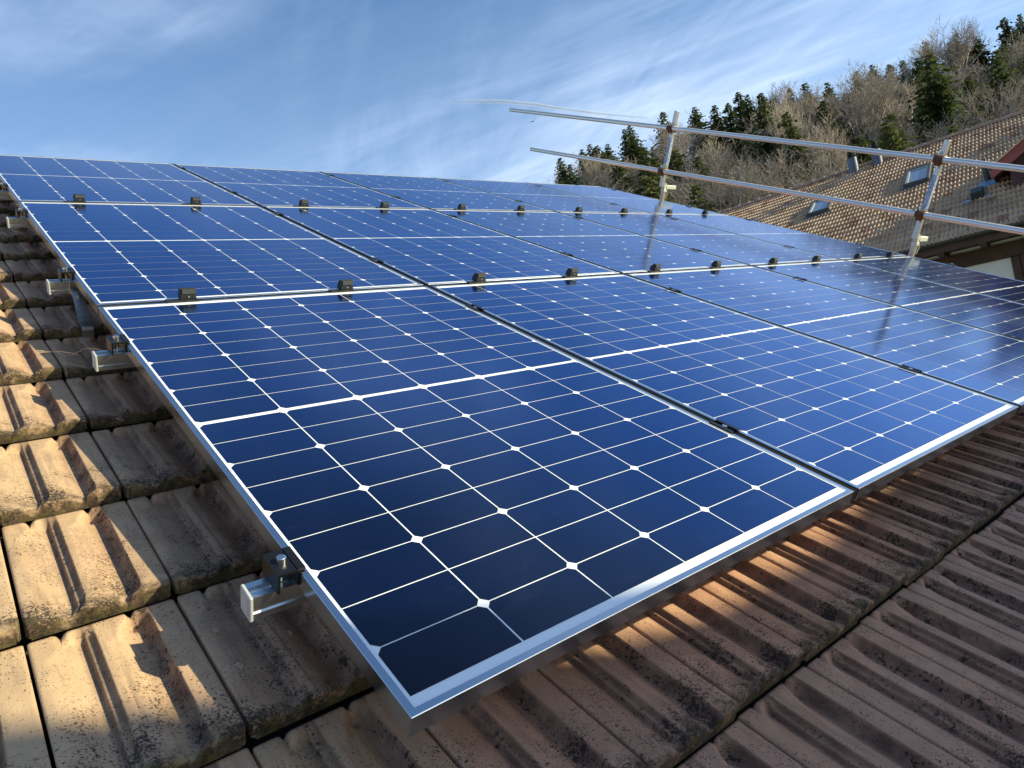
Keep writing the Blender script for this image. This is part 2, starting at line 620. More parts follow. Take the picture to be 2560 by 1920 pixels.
def tile_patch(nf, ns):
    """grid of one tile in tile units: returns u, s, z arrays plus quads"""
    fb = PROF[:, 0]
    if nf == 'hi':
        f = np.unique(np.concatenate([fb, (fb[1:] + fb[:-1]) / 2]))
    else:
        f = np.interp(np.linspace(0, 1, nf), np.linspace(0, 1, len(fb)), fb)
    if ns == 'hi':
        s = np.concatenate([[0, .0007, .0020, .0035, .0055, .0095], np.linspace(.015, .075, 14), np.linspace(.095, .255, 8), np.linspace(.265, .35, 20)])
    else:
        s = np.concatenate([[0, .004], np.linspace(.02, .35, ns)])
    Fg, Sg = np.meshgrid(f, s)
    # troughs: long fall from the left, steep hollow wall on the right that curls round at the lower end
    curl = 1 - np.sqrt(np.clip(1 - np.clip(1 - Sg / .040, 0, 1) ** 2, 0, 1))
    g1 = np.where((Fg > .10) & (Fg < .45), Fg + .10 * curl * sst(.12, .40, Fg), Fg)
    g2 = np.where((Fg >= .45) & (Fg < .93), Fg + .11 * curl * sst(.50, .78, Fg) * (1 - sst(.83, .93, Fg)), g1)
    base = np.interp(g2, PROF[:, 0], PROF[:, 1]) / 1000 * np.where((Fg > .05) & (Fg < .94), 1.15, 1)
    env = np.ones_like(Fg)
    for c, hw in ((.255, .185), (.655, .185)):
        inside = (np.abs(Fg - c) < hw)
        e1 = .62 + .38 * sst(0, 1, (Sg - .010) / .030)
        q = np.clip(np.abs(Fg - c - .05) / .13, 0, 1)
        sr = TG - .010 - .030 * (1 - np.sqrt(1 - q * q)) - .02 * sst(.02, .18, c - Fg)
        e2 = 1 - sst(0, 1, (Sg - sr + .016) / .016)
        env = np.where(inside, e1 * e2, env)
    z = base * env
    for fn in (.205, .672):
        z -= .012 * np.exp(-((Fg - fn) / .021) ** 2) * sst(TG - .045, TG - .02, Sg)
    z -= .0042 * (1 - np.sqrt(np.clip(1 - (1 - np.clip(Sg / .0050, 0, 1)) ** 2, 0, 1)))   # rounded front arris
    z = z - STEP / TG * Sg
    r = .012
    inset = np.where(Sg < r, r - np.sqrt(np.maximum(r * r - (r - Sg) ** 2, 0)), 0) * .55
    lo, hi = .0028 + inset, TW - .0028 - inset
    U = lo + (hi - lo) * Fg
    # skirts
    U = np.pad(U, 1, mode='edge')
    S = np.pad(Sg, 1, mode='edge')
    Z = np.pad(z, 1, mode='edge')
    Z[0, :] = -.0335
    S[0, :] = .0005
    Z[:, 0] = np.minimum(Z[:, 0] - .018, -.030)
    Z[:, -1] = np.minimum(Z[:, -1] - .018, -.030)
    Z[-1, :] -= .006
    Fp = np.pad(Fg, 1, mode='edge')
    Sp = S.copy()
    Sp[0, :] = -.03
    Sp[1, :] = np.minimum(Sp[1, :], 0)
    ny, nx = U.shape
    i = np.arange(ny * nx).reshape(ny, nx)
    quads = np.stack([i[:-1, :-1], i[:-1, 1:], i[1:, 1:], i[1:, :-1]], -1).reshape(-1, 4)
    return U.ravel(), S.ravel(), Z.ravel(), Fp.ravel(), Sp.ravel(), quads


def roll_patch():
    f = np.linspace(0, 1, 21)
    s = np.array([0, .003, .12, .24, .355])
    Fg, Sg = np.meshgrid(f, s)
    hump = (.5 - .5 * np.cos(4 * np.pi * Fg))
    Z = .040 * hump ** 1.25 - .044 / TG * Sg
    U = .001 + (TW - .002) * Fg
    U, S, Z, Fp = (np.vstack([a[:1], a]) for a in (U, Sg, Z, Fg))
    Z[0] -= .042
    ny, nx = U.shape
    i = np.arange(ny * nx).reshape(ny, nx)
    q = np.stack([i[:-1, :-1], i[:-1, 1:], i[1:, 1:], i[1:, :-1]], -1).reshape(-1, 4)
    return U.ravel(), S.ravel(), Z.ravel(), Fp.ravel(), S.ravel(), q


def tile_field(cols, rows, u0, v0, lod, jitter=1.0, holes=None):
    """all tiles of one slope in slope coordinates (u, v, w), lower edge height 0"""
    pats = {}
    Vs, Qs, F_, S_, R_ = [], [], [], [], []
    n = 0
    rg = np.random.default_rng(5)
    for r in rows:
        for c in cols:
            rnd = rg.random(6)
            key = lod(c, r)
            if key is None:
                continue
            if key not in pats:
                pats[key] = roll_patch() if key == 'roll' else tile_patch(*key)
            U, S, Z, f, s, q = pats[key]
            yaw = (rnd[0] - .5) * .012 * jitter
            du, dv = (rnd[1] - .5) * .0022 * jitter, (rnd[2] - .5) * .007 * jitter
            dw = (rnd[3] - .5) * .003 * jitter
            tilt = (rnd[4] - .5) * .012 * jitter
            uu, ss = U - TW / 2, S - TG / 2
            u = u0 + c * TW + TW / 2 + uu + du - yaw * ss
            v = v0 + r * TG + TG / 2 + ss + dv + yaw * uu
            w = Z + dw + tilt * uu
            Vs.append(np.stack([u, v, w], 1))
            Qs.append(q + n)
            F_.append(f)
            S_.append(s)
            R_.append(np.full(len(f), rnd[5]))
            n += len(f)
    return np.concatenate(Vs), np.concatenate(Qs), dict(tile_f=np.concatenate(F_), tile_s=np.concatenate(S_), tile_r=np.concatenate(R_))


def lod_house(c, r):
    u, v = U0 + c * TW, V0 + r * TG
    if (u < .15 and v < 2.4) or (v < .1 and u < 2.4):
        return ('hi', 'hi')
    if u < .2 or v < .1:
        return (30, 16)
    return (12, 5)


UL, UR = U0 - 7 * TW, U0 + 30 * TW
house = thing('house', 'house whose clay tiled roof carries the solar panels, seen from its eaves', 'house')
V, Q, A = tile_field(range(-7, 30), range(-4, 16), U0, V0, lod_house)
V[:, 2] += WF
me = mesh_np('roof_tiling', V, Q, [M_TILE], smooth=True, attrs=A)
roof = put('roof', me, house, MR)
VT, VB = V0 + 16 * TG, V0 - 4 * TG
b = MB()
b.box(UL + .01, UR - .01, VB + .03, VT, -.30, -.215)
b.build('roof_deck', M_UNDER, house, MR)
b = MB()
for k in range(18):
    x = UL + k * .435
    prof = [(VT + .13 * math.sin(t) - .02, -.22 + .12 * math.cos(t)) for t in np.linspace(-1.5, 1.5, 9)]
    b.prism(prof, 0, x, x + .43)
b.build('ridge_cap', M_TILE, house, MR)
M_WOOD = simple('brown_timber', (0.085, 0.045, 0.028), 0.8, 0, 0.35, 6)
M_RENDER = simple('white_render', (0.62, 0.61, 0.58), 0.9, 0, 0.05, 3, 0.1)
b = MB()
b.prism([(VB + .02, -.19), (VT, -.19), (VT, -.40), (VB + .02, -.40)], 0, UR - .005, UR + .03)
b.build('verge_board', M_WOOD, house, MR)
b = MB()
b.prism([(VB + .02, -.19), (VT, -.19), (VT, -.40), (VB + .02, -.40)], 0, UL - .03, UL + .005)
b.build('verge_board', M_WOOD, house, MR)
yb, zb = VB * cp + .55, VB * sp - .55
yr, zr = VT * cp, VT * sp - .42
b = MB()
b.prism([(yb, -6.5), (2 * yr - yb, -6.5), (2 * yr - yb, zb), (yr, zr), (yb, zb)], 0, UL + .5, UR - .5)
b.build('wall', M_RENDER, house)
b = MB()
back = [(yr, VT * sp - .16), (2 * yr - VB * cp, VB * sp - .16), (2 * yr - VB * cp, VB * sp - .30), (yr, VT * sp - .34)]
b.prism(back, 0, UL, UR)
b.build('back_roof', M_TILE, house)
gut = MB()
gp = [(.075 * math.cos(t) - .02, .075 * math.sin(t)) for t in np.linspace(math.pi, 2 * math.pi, 9)]
gp2 = [(p[0] * .94 - .001, p[1] * .94 + .001) for p in reversed(gp)]
gut.prism([(VB * cp - .03 + p[0], VB * sp - .19 + p[1]) for p in gp + gp2], 0, UL, UR)
gut.build('gutter', M_HOOK, house)

# ------------------------------------------------------------------ solar panels
LIP, DEEP = 0.011, 0.030


def panel_meshes():
    f = MB()
    # frame: four mitred members with an inner rebate, arrises broken by a tiny chamfer
    c = 0.0009
    prof = [(0, -DEEP), (0, -c), (c, 0), (LIP, 0), (LIP, -.0045), (.0022, -.0045), (.0022, -DEEP + .002), (.024, -DEEP + .002), (.024, -DEEP)]
    n = len(prof)
    corners = [((0, 0), (1, 1)), ((PW, 0), (-1, 1)), ((PW, PL), (-1, -1)), ((0, PL), (1, -1))]
    Vv = []
    for (cx, cy), (sx, sy) in corners:
        for a, z in prof:
            Vv.append((cx + sx * a, cy + sy * a, z))
    for k in range(4):
        k2 = (k + 1) % 4
        f.add([Vv[k * n + i] for i in range(n)] + [Vv[k2 * n + i] for i in range(n)],
              [[i, (i + 1) % n, n + (i + 1) % n, n + i] for i in range(n)])
    fm = f.mesh('frame', M_FRAME)
    g = MB()
    zb_, zc = -.0021, -.0017
    g.add([(LIP - .002, LIP - .002, zb_), (PW - LIP + .002, LIP - .002, zb_), (PW - LIP + .002, PL - LIP + .002, zb_), (LIP - .002, PL - LIP + .002, zb_)], [[0, 1, 2, 3]], 1)
    ch = .0098
    hw, gap = .0903, .0010
    for k in range(6):
        xc = PW / 2 + (k - 2.5) * PCU
        x0, x1 = xc - hw, xc + hw
        for sgn in (-1, 1):
            for nn in range(1, 10):
                near = PBAR + (nn - 1) * PCV + gap
                far = PBAR + nn * PCV - gap
                ya, yb_ = PL / 2 + sgn * near, PL / 2 + sgn * far
                cn, cf = (ch, 0) if nn % 2 else (0, ch)
                pts = []
                if cn:
                    pts += [(x0, ya + sgn * cn), (x0 + cn, ya), (x1 - cn, ya), (x1, ya + sgn * cn)]
                else:
                    pts += [(x0, ya), (x1, ya)]
                if cf:
                    pts += [(x1, yb_ - sgn * cf), (x1 - cf, yb_), (x0 + cf, yb_), (x0, yb_ - sgn * cf)]
                else:
                    pts += [(x1, yb_), (x0, yb_)]
                if sgn < 0:
                    pts = pts[::-1]
                g.add([(p[0], p[1], zc) for p in pts], [list(range(len(pts)))], 0)
    gm = g.mesh('glass', M_CELL, M_SHEET, recalc=False)
    k = MB()
    k.add([(.004, .004, -.007), (PW - .004, .004, -.007), (PW - .004, PL - .004, -.007), (.004, PL - .004, -.007)], [[0, 3, 2, 1]])
    return fm, gm, k.mesh('back_cover', M_SHEET)


FM, GM, BM = panel_meshes()
b = MB()
b.box(PW + .0008, PW + GU - .0008, .0012, PL + GV, -DEEP + .001, -.0035)  # black filler strip added to stand for the shade in the gaps
GAP_SHADE_M = b.mesh('gap_shade', M_GAP_SHADE)
ROWN = ('front row', 'middle row', 'top row')
COLN = ('leftmost', 'second from the left', 'third from the left', 'fourth from the left', 'rightmost')
for j in range(3):
    for i in range(5):
        jit = [(random.random() - .5) * .0016 for _ in range(3)]
        mw = at_roof(i * (PW + GU), j * (PL + GV), 0) @ Matrix.Rotation(jit[0], 4, 'X') @ Matrix.Rotation(jit[1] * .7, 4, 'Y')
        lab = 'blue solar panel in silver frame, %s of the %s of panels' % (COLN[i], ROWN[j])
        if (i, j) == (0, 0):
            lab = 'dark blue solar panel nearest the viewer, leftmost of the front row, corner pointing down'
        p = thing('solar_panel', lab, 'solar panel', mw, 'solar panels on the roof')
        for nm, m_ in (('frame', FM), ('glass', GM), ('back_cover', BM), ('gap_shade', GAP_SHADE_M)):
            if nm == 'gap_shade' and i == 4:
                continue
            o = bpy.data.objects.new(nm, m_)
            link(o)
            o.parent = p

# ------------------------------------------------------------------ rails, clamps, hook
RAILV = (0.345, 1.415, 2.142, 3.222, 3.93, 4.985)
RL0, RL1 = -.066, 5 * PW + 4 * GU + .055
ORD = ('lowest', 'second from the bottom', 'third from the bottom', 'fourth from the bottom', 'fifth from the bottom', 'topmost')


def rail_mesh():
    b = MB()
    W_, H_ = .037, .041
    h = W_ / 2
    prof = [(-h, -H_), (h, -H_), (h, -.030), (h - .003, -.028), (h - .003, -.020), (h, -.018), (h, 0), (.006, 0), (.006, -.009), (-.006, -.009), (-.006, 0),
            (-h, 0), (-h, -.018), (-h + .003, -.020), (-h + .003, -.028), (-h, -.030)]
    b.prism(prof, 0, 0, RL1 - RL0)
    return b.mesh('rail', M_RAIL)


RMESH = rail_mesh()
cb = MB()
cb.box(-.0055, 0, -.0195, .0195, -.0425, .001, 0, .0012)
cb.box(-.0062, -.0050, -.0125, .0125, -.034, -.0065, 0)
CAPM = cb.mesh('end_cap', M_GREYCAP)
for k, v in enumerate(RAILV):
    r_ = put('mounting_rail', RMESH, None, at_roof(RL0, v, -DEEP - .0005))
    tag(r_, 'silver aluminium mounting rail under the panels, %s of the six' % ORD[k], 'rail', 'mounting rails under the panels')
    e = put('end_cap', CAPM, r_)


def clamp_end():
    t = thing('end_clamp', 'x', 'clamp')
    b = MB()   # z-shaped black clamp: foot on the rail, upright, lip over the frame
    b.prism([(-.034, .004), (-.034, -.029), (-.030, -.029), (-.030, 0), (-.003, 0), (-.003, -.024), (.0, -.024), (.0, .002), (.009, .002), (.009, .0055), (-.003, .0055), (-.003, .004)], 1, -.030, .030)
    b.build('clamp_body', M_BLACK, t)
    b = MB()
    b.tube((-.0165, 0, .004), (-.0165, 0, .0125), .0075, seg=16)
    b.tube((-.0165, 0, .0125), (-.0165, 0, .0132), .0066, .0055, seg=16)
    b.tube((-.0165, 0, -.03), (-.0165, 0, .004), .004, seg=8)
    b.build('bolt', M_STEEL, t)
    return t


def clamp_mid():
    t = thing('mid_clamp', 'x', 'clamp')
    b = MB()
    b.prism([(-GU / 2 - .008, .004), (-GU / 2 - .008, .001), (-GU / 2 + .002, .001), (-GU / 2 + .002, -.013), (GU / 2 - .002, -.013), (GU / 2 - .002, .001), (GU / 2 + .008, .001), (GU / 2 + .008, .004),
             (GU / 2 - .004, .004), (GU / 2 - .004, -.010), (-GU / 2 + .004, -.010), (-GU / 2 + .004, .004)], 1, -.034, .034)
    b.build('clamp_body', M_BLACK, t)
    b = MB()
    b.tube((0, 0, -.010), (0, 0, .0035), .0068, seg=14)
    b.tube((0, 0, -.03), (0, 0, -.010), .004, seg=8)
    b.build('bolt', M_STEEL, t)
    return t


ce, cm = clamp_end(), clamp_mid()
first = True
for k, v in enumerate(RAILV):
    c = ce if first else copy_tree(ce)
    first = False
    c.matrix_world = at_roof(0, v, 0)
    tag(c, 'black end clamp with silver bolt on the left panel edge, %s rail' % ORD[k], 'clamp', 'end clamps on the left edge')
    c = copy_tree(ce)
    c.matrix_world = at_roof(5 * PW + 4 * GU, v, 0) @ Matrix.Rotation(math.pi, 4, 'Z')
    tag(c, 'small end clamp on the far right panel edge, on the %s rail' % ORD[k], 'clamp', 'end clamps on the right edge')
first = True
GAPN = ('first', 'second', 'third', 'fourth')
for i in range(4):
    for k, v in enumerate(RAILV):
        c = cm if first else copy_tree(cm)
        first = False
        c.matrix_world = at_roof((i + 1) * PW + (i + .5) * GU, v, 0)
        tag(c, 'black mid clamp in the %s gap from left, on %s rail' % (GAPN[i], ORD[k]), 'clamp', 'mid clamps between panels')

# roof hook below the third rail
hk = thing('roof_hook', 'bent steel roof hook curving from a rail down under a tile', 'bracket', at_roof(.006, 0, 0))
b = MB()
# centre line (v, w) of the flat bar
ctr = [(2.112, -.052), (2.095, -.060), (2.07, -.085), (2.05, -.108), (2.03, -.125), (2.005, -.1375), (1.985, -.1415), (1.975, -.1435), (1.9715, -.153), (1.972, -.174), (1.99, -.184), (2.1, -.195)]
prev = None
th = .0028
hw_ = .0165
L1, L2 = [], []
for q in range(len(ctr)):
    a_ = Vector(ctr[max(0, q - 1)])
    c_ = Vector(ctr[min(len(ctr) - 1, q + 1)])
    t_ = (c_ - a_).normalized()
    nrm = Vector((-t_.y, t_.x))
    L1.append(Vector(ctr[q]) + nrm * th)
    L2.append(Vector(ctr[q]) - nrm * th)
b.prism([tuple(p) for p in L1] + [tuple(p) for p in reversed(L2)], 0, -hw_, hw_)
b.prism([(2.118, -.032), (2.124, -.032), (2.124, -.075), (2.09, -.068), (2.09, -.060), (2.118, -.058)], 0, -hw_, hw_)
b.build('hook_bar', M_HOOK, hk)
b = MB()
b.tube((0, 2.084, -.072), (0, 2.074, -.062), .0065, seg=6)
b.build('bolt', M_STEEL, hk)

# ------------------------------------------------------------------ snow stops at the two row seams
def snow_stop():
    t = thing('snow_stop', 'x', 'snow stop')
    hgt, dep, wid = .037, .036, .045
    prof = [(0, 0), (0, .017), (.003, .019), (.004, hgt - .002), (.007, hgt)]
    prof += [(.007 + (dep - .007) * math.sin(a_), (hgt) * math.cos(a_)) for a_ in np.linspace(.2, 1.5, 9)]
    prof += [(dep, 0)]
    b = MB()
    b.prism(prof, 0, 0, wid, 0)
    b.box(-.045, wid + .004, -.012, .012, -.004, .0022)
    b.build('stop_body', M_RUBBER, t)
    b = MB()
    b.box(.004, wid - .002, -.0012, .0035, .020, hgt - .003)
    b.build('face_plate', simple('grey_plastic_face', (0.055, 0.058, 0.056), 0.6, 0, 0.15, 60), t)
    b = MB()
    b.tube((wid / 2, .0015, .011), (wid / 2, -.0018, .011), .0032, seg=10)
    b.build('screw', M_STEEL, t)
    return t


ss0 = snow_stop()
first = True
for j in range(2):
    for i in range(5):
        for q, du in enumerate((.255, .800)):
            s_ = ss0 if first else copy_tree(ss0)
            first = False
            s_.matrix_world = at_roof(i * (PW + GU) + du - .025, (j + 1) * PL + j * GV + GV / 2 - .004, .001)
            n_ = 2 * i + q + 1
            names = ('leftmost', 'second', 'third', 'fourth', 'fifth', 'sixth', 'seventh', 'eighth', 'ninth', 'rightmost')
            tag(s_, 'black plastic snow stop on the %s seam between panel rows, %s from the left' % (('lower', 'upper')[j], names[n_ - 1]) if 1 < n_ < 10 else
                'black plastic snow stop on the %s seam between panel rows, %s of ten' % (('lower', 'upper')[j], names[n_ - 1]), 'snow stop', 'snow stops on the panel seams')

# ------------------------------------------------------------------ guard rail at the verge
UP = 6.10


def rail_tube(w0, w1, v0, v1, label, sleeve):
    t = thing('guardrail_tube', label, 'scaffold tube', None, 'guardrail tubes')
    b = MB()
    a_, c_ = Vector((UP - .052, v0, w0)), Vector((UP - .052, v1, w1))
    b.tube(a_, c_, .0242, seg=24, cap=False)
    b.tube(c_, c_ + (a_ - c_) * .0005, .0242, .0200, seg=24, cap=False)
    b.tube(a_, c_, .0198, seg=16, cap=False)
    b.build('tube', M_GALV, t, MR)
    if sleeve:
        b = MB()
        d = (a_ - c_).normalized()
        b.tube(c_ + d * .10, c_ + d * .165, .0250, seg=24)
        b.build('sleeve', M_GALV, t, MR)
    return t


rail_tube(.775, .692, -.8, 7.33, 'upper long galvanised guardrail tube with a sleeve near its far end', True)
rail_tube(.345, .243, -.8, 6.80, 'lower long galvanised guardrail tube, plain at its far end', False)


def post(v, label):
    t = thing('guardrail_post', label, 'guardrail post', at_roof(UP, v, 0), 'guardrail posts')
    b = MB()
    b.box(-.026, .022, -.019, .019, .105, .90, 0, .002)
    b.box(-.023, .019, -.0165, .0165, .8995, .9005)
    b.build('upper_tube', M_POST, t)
    b = MB()
    b.box(.0225, .235, -.020, .020, .085, .125, 0, .002)
    b.build('cross_arm', M_PALE, t)
    b = MB()
    b.box(.028, .076, -.019, .019, -.42, .0845, 0, .002)
    b.build('lower_tube', M_POST, t)
    b = MB()
    b.box(.024, .080, -.024, .024, .050, .078, 0, .002)
    b.box(.040, .064, -.014, .014, .126, .142, 0, .002)
    b.tube((.052, -.018, .134), (.088, -.026, .03), .0035, seg=6)
    b.tube((.088, -.026, .03), (.070, -.026, -.02), .0035, seg=6)
    b.build('locking_pin', M_PALE, t)
    b = MB()
    b.box(-.06, .19, -.03, .03, -.46, -.4205)
    b.build('foot_clamp', M_RUST, t)
    return t


post(1.855, 'near guardrail post with blue sky reflection painted on, in front of the tiled roof')
post(4.585, 'far guardrail post with blue sky reflection painted on, standing against the forest')


def coupler(v, w, label):
    t = thing('scaffold_coupler', label, 'coupler', at_roof(UP - .052, v, w), 'rusty couplers')
    b = MB()
    seg = 18
    for y0, y1, r in ((-.034, .034, .0315), (-.030, .030, .0325)):
        V_ = []
        for y in (y0, y1):
            for i in range(seg):
                a_ = 2 * math.pi * i / seg
                V_.append((r * math.cos(a_), y, r * math.sin(a_)))
        b.add(V_, [[i, (i + 1) % seg, seg + (i + 1) % seg, seg + i] for i in range(seg)] + [list(range(seg)), list(range(2 * seg - 1, seg - 1, -1))])
    b.box(.018, .084, -.030, .030, -.030, .030, 0, .006)
    b.box(-.012, .030, -.022, .022, -.052, -.020, 0, .005)
    b.build('clamp_body', M_RUST, t)
    b = MB()
    b.tube((-.004, .012, .028), (-.004, .012, .060), .0065, seg=8)
    b.tube((-.004, .012, .046), (-.004, .012, .058), .0125, seg=6)
    b.tube((.036, -.014, .028), (.036, -.014, .052), .0065, seg=8)
    b.tube((.036, -.014, .040), (.036, -.014, .051), .0125, seg=6)
    b.tube((.010, -.004, -.050), (.010, -.004, -.064), .009, seg=6)
    b.build('bolt', M_STEEL, t)


for v, pn in ((1.855, 'near'), (4.585, 'far')):
    coupler(v, .775 + (.692 - .775) * (v + .8) / 8.13, 'rusty coupler joining the upper tube to the %s post' % pn)
    coupler(v, .345 + (.243 - .345) * (v + .8) / 7.6, 'rusty coupler joining the lower tube to the %s post' % pn)

# ------------------------------------------------------------------ bits lying on the tiles
def chip(u, v, w, r, label, seed):
    rg = random.Random(seed)
    n = 6
    b = MB()
    top = [(r * rg.uniform(.6, 1.1) * math.cos(2 * math.pi * i / n), r * rg.uniform(.6, 1.1) * math.sin(2 * math.pi * i / n), r * .35 * rg.uniform(.6, 1)) for i in range(n)]
    bot = [(p[0] * 1.08, p[1] * 1.08, -.002) for p in top]
    b.add(top + bot, [list(range(n)), list(range(2 * n - 1, n - 1, -1))] + [[i, n + i, n + (i + 1) % n, (i + 1) % n] for i in range(n)])
    o = b.build('tile_chip', M_CHIP, None, at_roof(u, v, w))
    tag(o, label, 'stone chip', 'chips lying on the tiles')


M_CHIP = simple('clay_chip', (0.40, 0.26, 0.19), 0.9, 0, 0.2, 200)


def on_tiles(x, y, w):          # picture point (2560 wide) -> roof coordinates at height w
    o_ = MR.inverted() @ CAM
    d_ = MR.to_3x3().inverted() @ px_dir(x, y, 1.0)
    return tuple(o_ + d_ * ((w - o_.z) / d_.z))


chip(*on_tiles(539, 1578, -.163), .0075, 'small clay chip in a shaded tile trough, left of the lowest rail end', 1)
chip(*on_tiles(594, 1668, -.160), .0085, 'broken clay chip in a tile trough, below the lowest rail end', 2)
chip(*on_tiles(723, 1586, -.168), .0075, 'rounded clay chip in the trough beside the lower left panel edge', 3)

b = MB()
pts = [on_tiles(x * .1627, 820 + y * .1627, w_) for x, y, w_ in ((560, 345, -.149), (640, 350, -.149), (760, 360, -.151), (880, 360, -.151), (920, 405, -.154), (1000, 432, -.158),
                                                            (1100, 425, -.160), (1180, 375, -.159), (1235, 360, -.156), (1270, 328, -.150), (1370, 313, -.148), (1420, 340, -.149), (1470, 348, -.150))]
for q in range(len(pts) - 1):
    b.tube(pts[q], pts[q + 1], .0011, .0010, seg=5)
o = b.build('straw', simple('dry_straw', (0.62, 0.52, 0.34), 0.8), None, MR)
tag(o, 'thin dry straw lying across the tiles beside a rail end', 'straw')

# ------------------------------------------------------------------ unseen sheeted tower off the lower right, added to shade the lower tiles
M_SHADE_SHEET = simple('grey_shade_sheet', (0.16, 0.155, 0.15), 0.9, 0, 0.2, 3)
M_SHADE_PLANK = simple('shade_tower_plank', (0.20, 0.15, 0.10), 0.9, 0, 0.3, 4)
scf = thing('shade_tower', 'unseen grey sheeted tower added off the eaves to shade the lower tiles', 'scaffold')
YS = -4.80


def on_screen(u, v):            # where the sun's ray to panel point (u, v) crosses the sheet
    p = MR @ Vector((u, v, 0))
    k_ = (YS - p.y) / SUN.y
    return p.x + SUN.x * k_, p.z + SUN.z * k_


edge = [on_screen(*q) for q in ((3.6, .02), (2.3, .0), (1.9, -.01), (1.55, -.035), (1.25, -.085), (.85, -.085), (.63, -.045), (.42, .03), (.2, .11), (0, .195), (-.18, .265), (-.6, .46))]  # top outline shaped to cast the wanted shadow edge
x0, x1 = edge[-1][0] - .25, edge[0][0] + .15
b = MB()
b.prism([(x0, 1.45), (x1, 1.45), (x1, edge[0][1])] + edge + [(x0, edge[-1][1])], 1, YS - .012, YS + .012)
b.build('shade_sheeting', M_SHADE_SHEET, scf)
for k in range(4):
    x = x0 + .1 + (x1 - x0 - .2) * k / 3
    for y in (YS - .06, YS - .85):
        b = MB()
        b.tube((x, y, -6.5), (x, y, 2.2), .024, seg=12)
        b.build('shade_tower_standard', M_GALV, scf)
for z in (-2.2, -.6, 1.0):
    b = MB()
    b.box(x0, x1, YS - .82, YS - .10, z, z + .05)
    b.build('shade_tower_deck', M_SHADE_PLANK, scf)

# ------------------------------------------------------------------ neighbouring house
AZN = math.radians(102)
HX, HN = Vector((math.cos(AZN), math.sin(AZN), 0)), Vector((math.cos(AZN - math.pi / 2), math.sin(AZN - math.pi / 2), 0))
# local x to the right, y away from us, z up, origin below the camera at camera height
MN = Matrix(((-HX.x, HN.x, 0, CAM.x), (-HX.y, HN.y, 0, CAM.y), (0, 0, 1, CAM.z), (0, 0, 0, 1)))
NK = 18.9 / 24.0
DE = 18.9
TE_, TR_ = math.tan(math.radians(4.78)), math.tan(math.radians(11.33))
NP_ = math.tan(math.radians(26.0))
ZE = TE_ * DE
DR = DE + (TR_ - TE_) * DE / (NP_ - TR_)
ZR = TR_ * DR
NPIT = math.atan2(ZR - ZE, DR - DE)
NL = math.hypot(ZR - ZE, DR - DE)
MNR = MN @ Matrix.Translation((0, DE, ZE)) @ Matrix.Rotation(NPIT, 4, 'X')     # slope frame of its roof
nb = thing('neighbour_house', 'neighbouring house with sunlit clay tile roof, two skylights and red gabled dormer', 'house')
nb.matrix_world = Matrix.Identity(4)


def roof_px(x, y):             # where a line of sight (2560-wide picture) meets the neighbour's roof: (right, away)
    d = px_dir(x, y, 1.0)
    a_, n_ = -d.dot(HX), d.dot(HN)
    t_ = (ZE - DE * NP_) / (d.z - n_ * NP_)
    return a_ * t_, n_ * t_


NTW = TW * .868
XL, NCOL, NROW = -14.0, 128, 25
hole_boxes = []
V, Q, A = tile_field(range(NCOL), range(NROW), 0, -.04, lambda c, r: 'roll', 1.6)
V[:, 0] = V[:, 0] * .868 + XL
V[:, 2] += .02
V[:, 1] *= NL / (NROW * TG - .05)
nroof = put('roof', mesh_np('neighbour_roof', V, Q, [M_FTILE], smooth=True, attrs=A), nb, MNR)
XR = XL + NCOL * NTW
b = MB()
b.box(XL + .05, XR - .05, .05, NL - .02, -.30, -.075)
b.build('roof_deck', M_UNDER, nb, MNR)
b = MB()
b.prism([(DR, ZR - .02), (2 * DR - DE, ZE), (2 * DR - DE, ZE - .2), (DR, ZR - .25)], 0, XL, XR)
b.build('back_roof', M_FTILE, nb, MN)
b = MB()
x = XL
kk = 0
while x < XR - .3:
    z0 = ZR + .02
    pr_ = [(DR + .16 * math.sin(t), z0 - .05 + .135 * math.cos(t)) for t in np.linspace(-1.5, 1.5, 9)]
    p2 = [(DR + .135 * math.sin(t), z0 - .05 + .115 * math.cos(t)) for t in np.linspace(-1.5, 1.5, 9)]
    n = 9
    V_ = [(x, *p) for p in p2] + [(x + .40, *p) for p in pr_]
    b.add(V_, [[i, i + 1, n + i + 1, n + i] for i in range(n - 1)], 0, True)
    V_ = [(x + .40, *p) for p in pr_] + [(x + .40, p[0], p[1]) for p in p2]
    b.add(V_, [[i, i + 1, n + i + 1, n + i] for i in range(n - 1)])
    x += .385
M_RIDGE = simple('ridge_tile_clay', (0.33, 0.21, 0.15), 0.9, 0, 0.3, 5, 0.2)
b.build('ridge_cap', M_RIDGE, nb, MN)

M_GUT = simple('dark_gutter', (0.030, 0.035, 0.034), 0.5, 0.3, 0.2, 8)
M_DWOOD = simple('dark_stained_timber', (0.050, 0.024, 0.016), 0.75, 0, 0.35, 5)
M_SOFFIT = simple('soffit_boards', (0.040, 0.022, 0.012), 0.85, 0, 0.4, 9)
M_RED = simple('red_painted_board', (0.24, 0.050, 0.045), 0.6, 0, 0.12, 4)
M_STUCCO = simple('grey_white_stucco', (0.62, 0.63, 0.63), 0.9, 0, 0.05, 6)
b = MB()
gp = [(.085 * math.cos(t), .085 * math.sin(t)) for t in np.linspace(math.pi, 2 * math.pi, 11)]
gp2 = [(p[0] * .92, p[1] * .92 + .002) for p in reversed(gp)]
b.prism([(DE - .06 + p[0], ZE - .03 + p[1]) for p in gp + gp2], 0, XL, XR)
b.build('gutter', M_GUT, nb, MN)
b = MB()
b.box(XL, XR, DE + .03, DE + .065, 1.66 * NK, 1.90 * NK, 0, .004)
b.build('fascia_board', M_DWOOD, nb, MN)
b = MB()
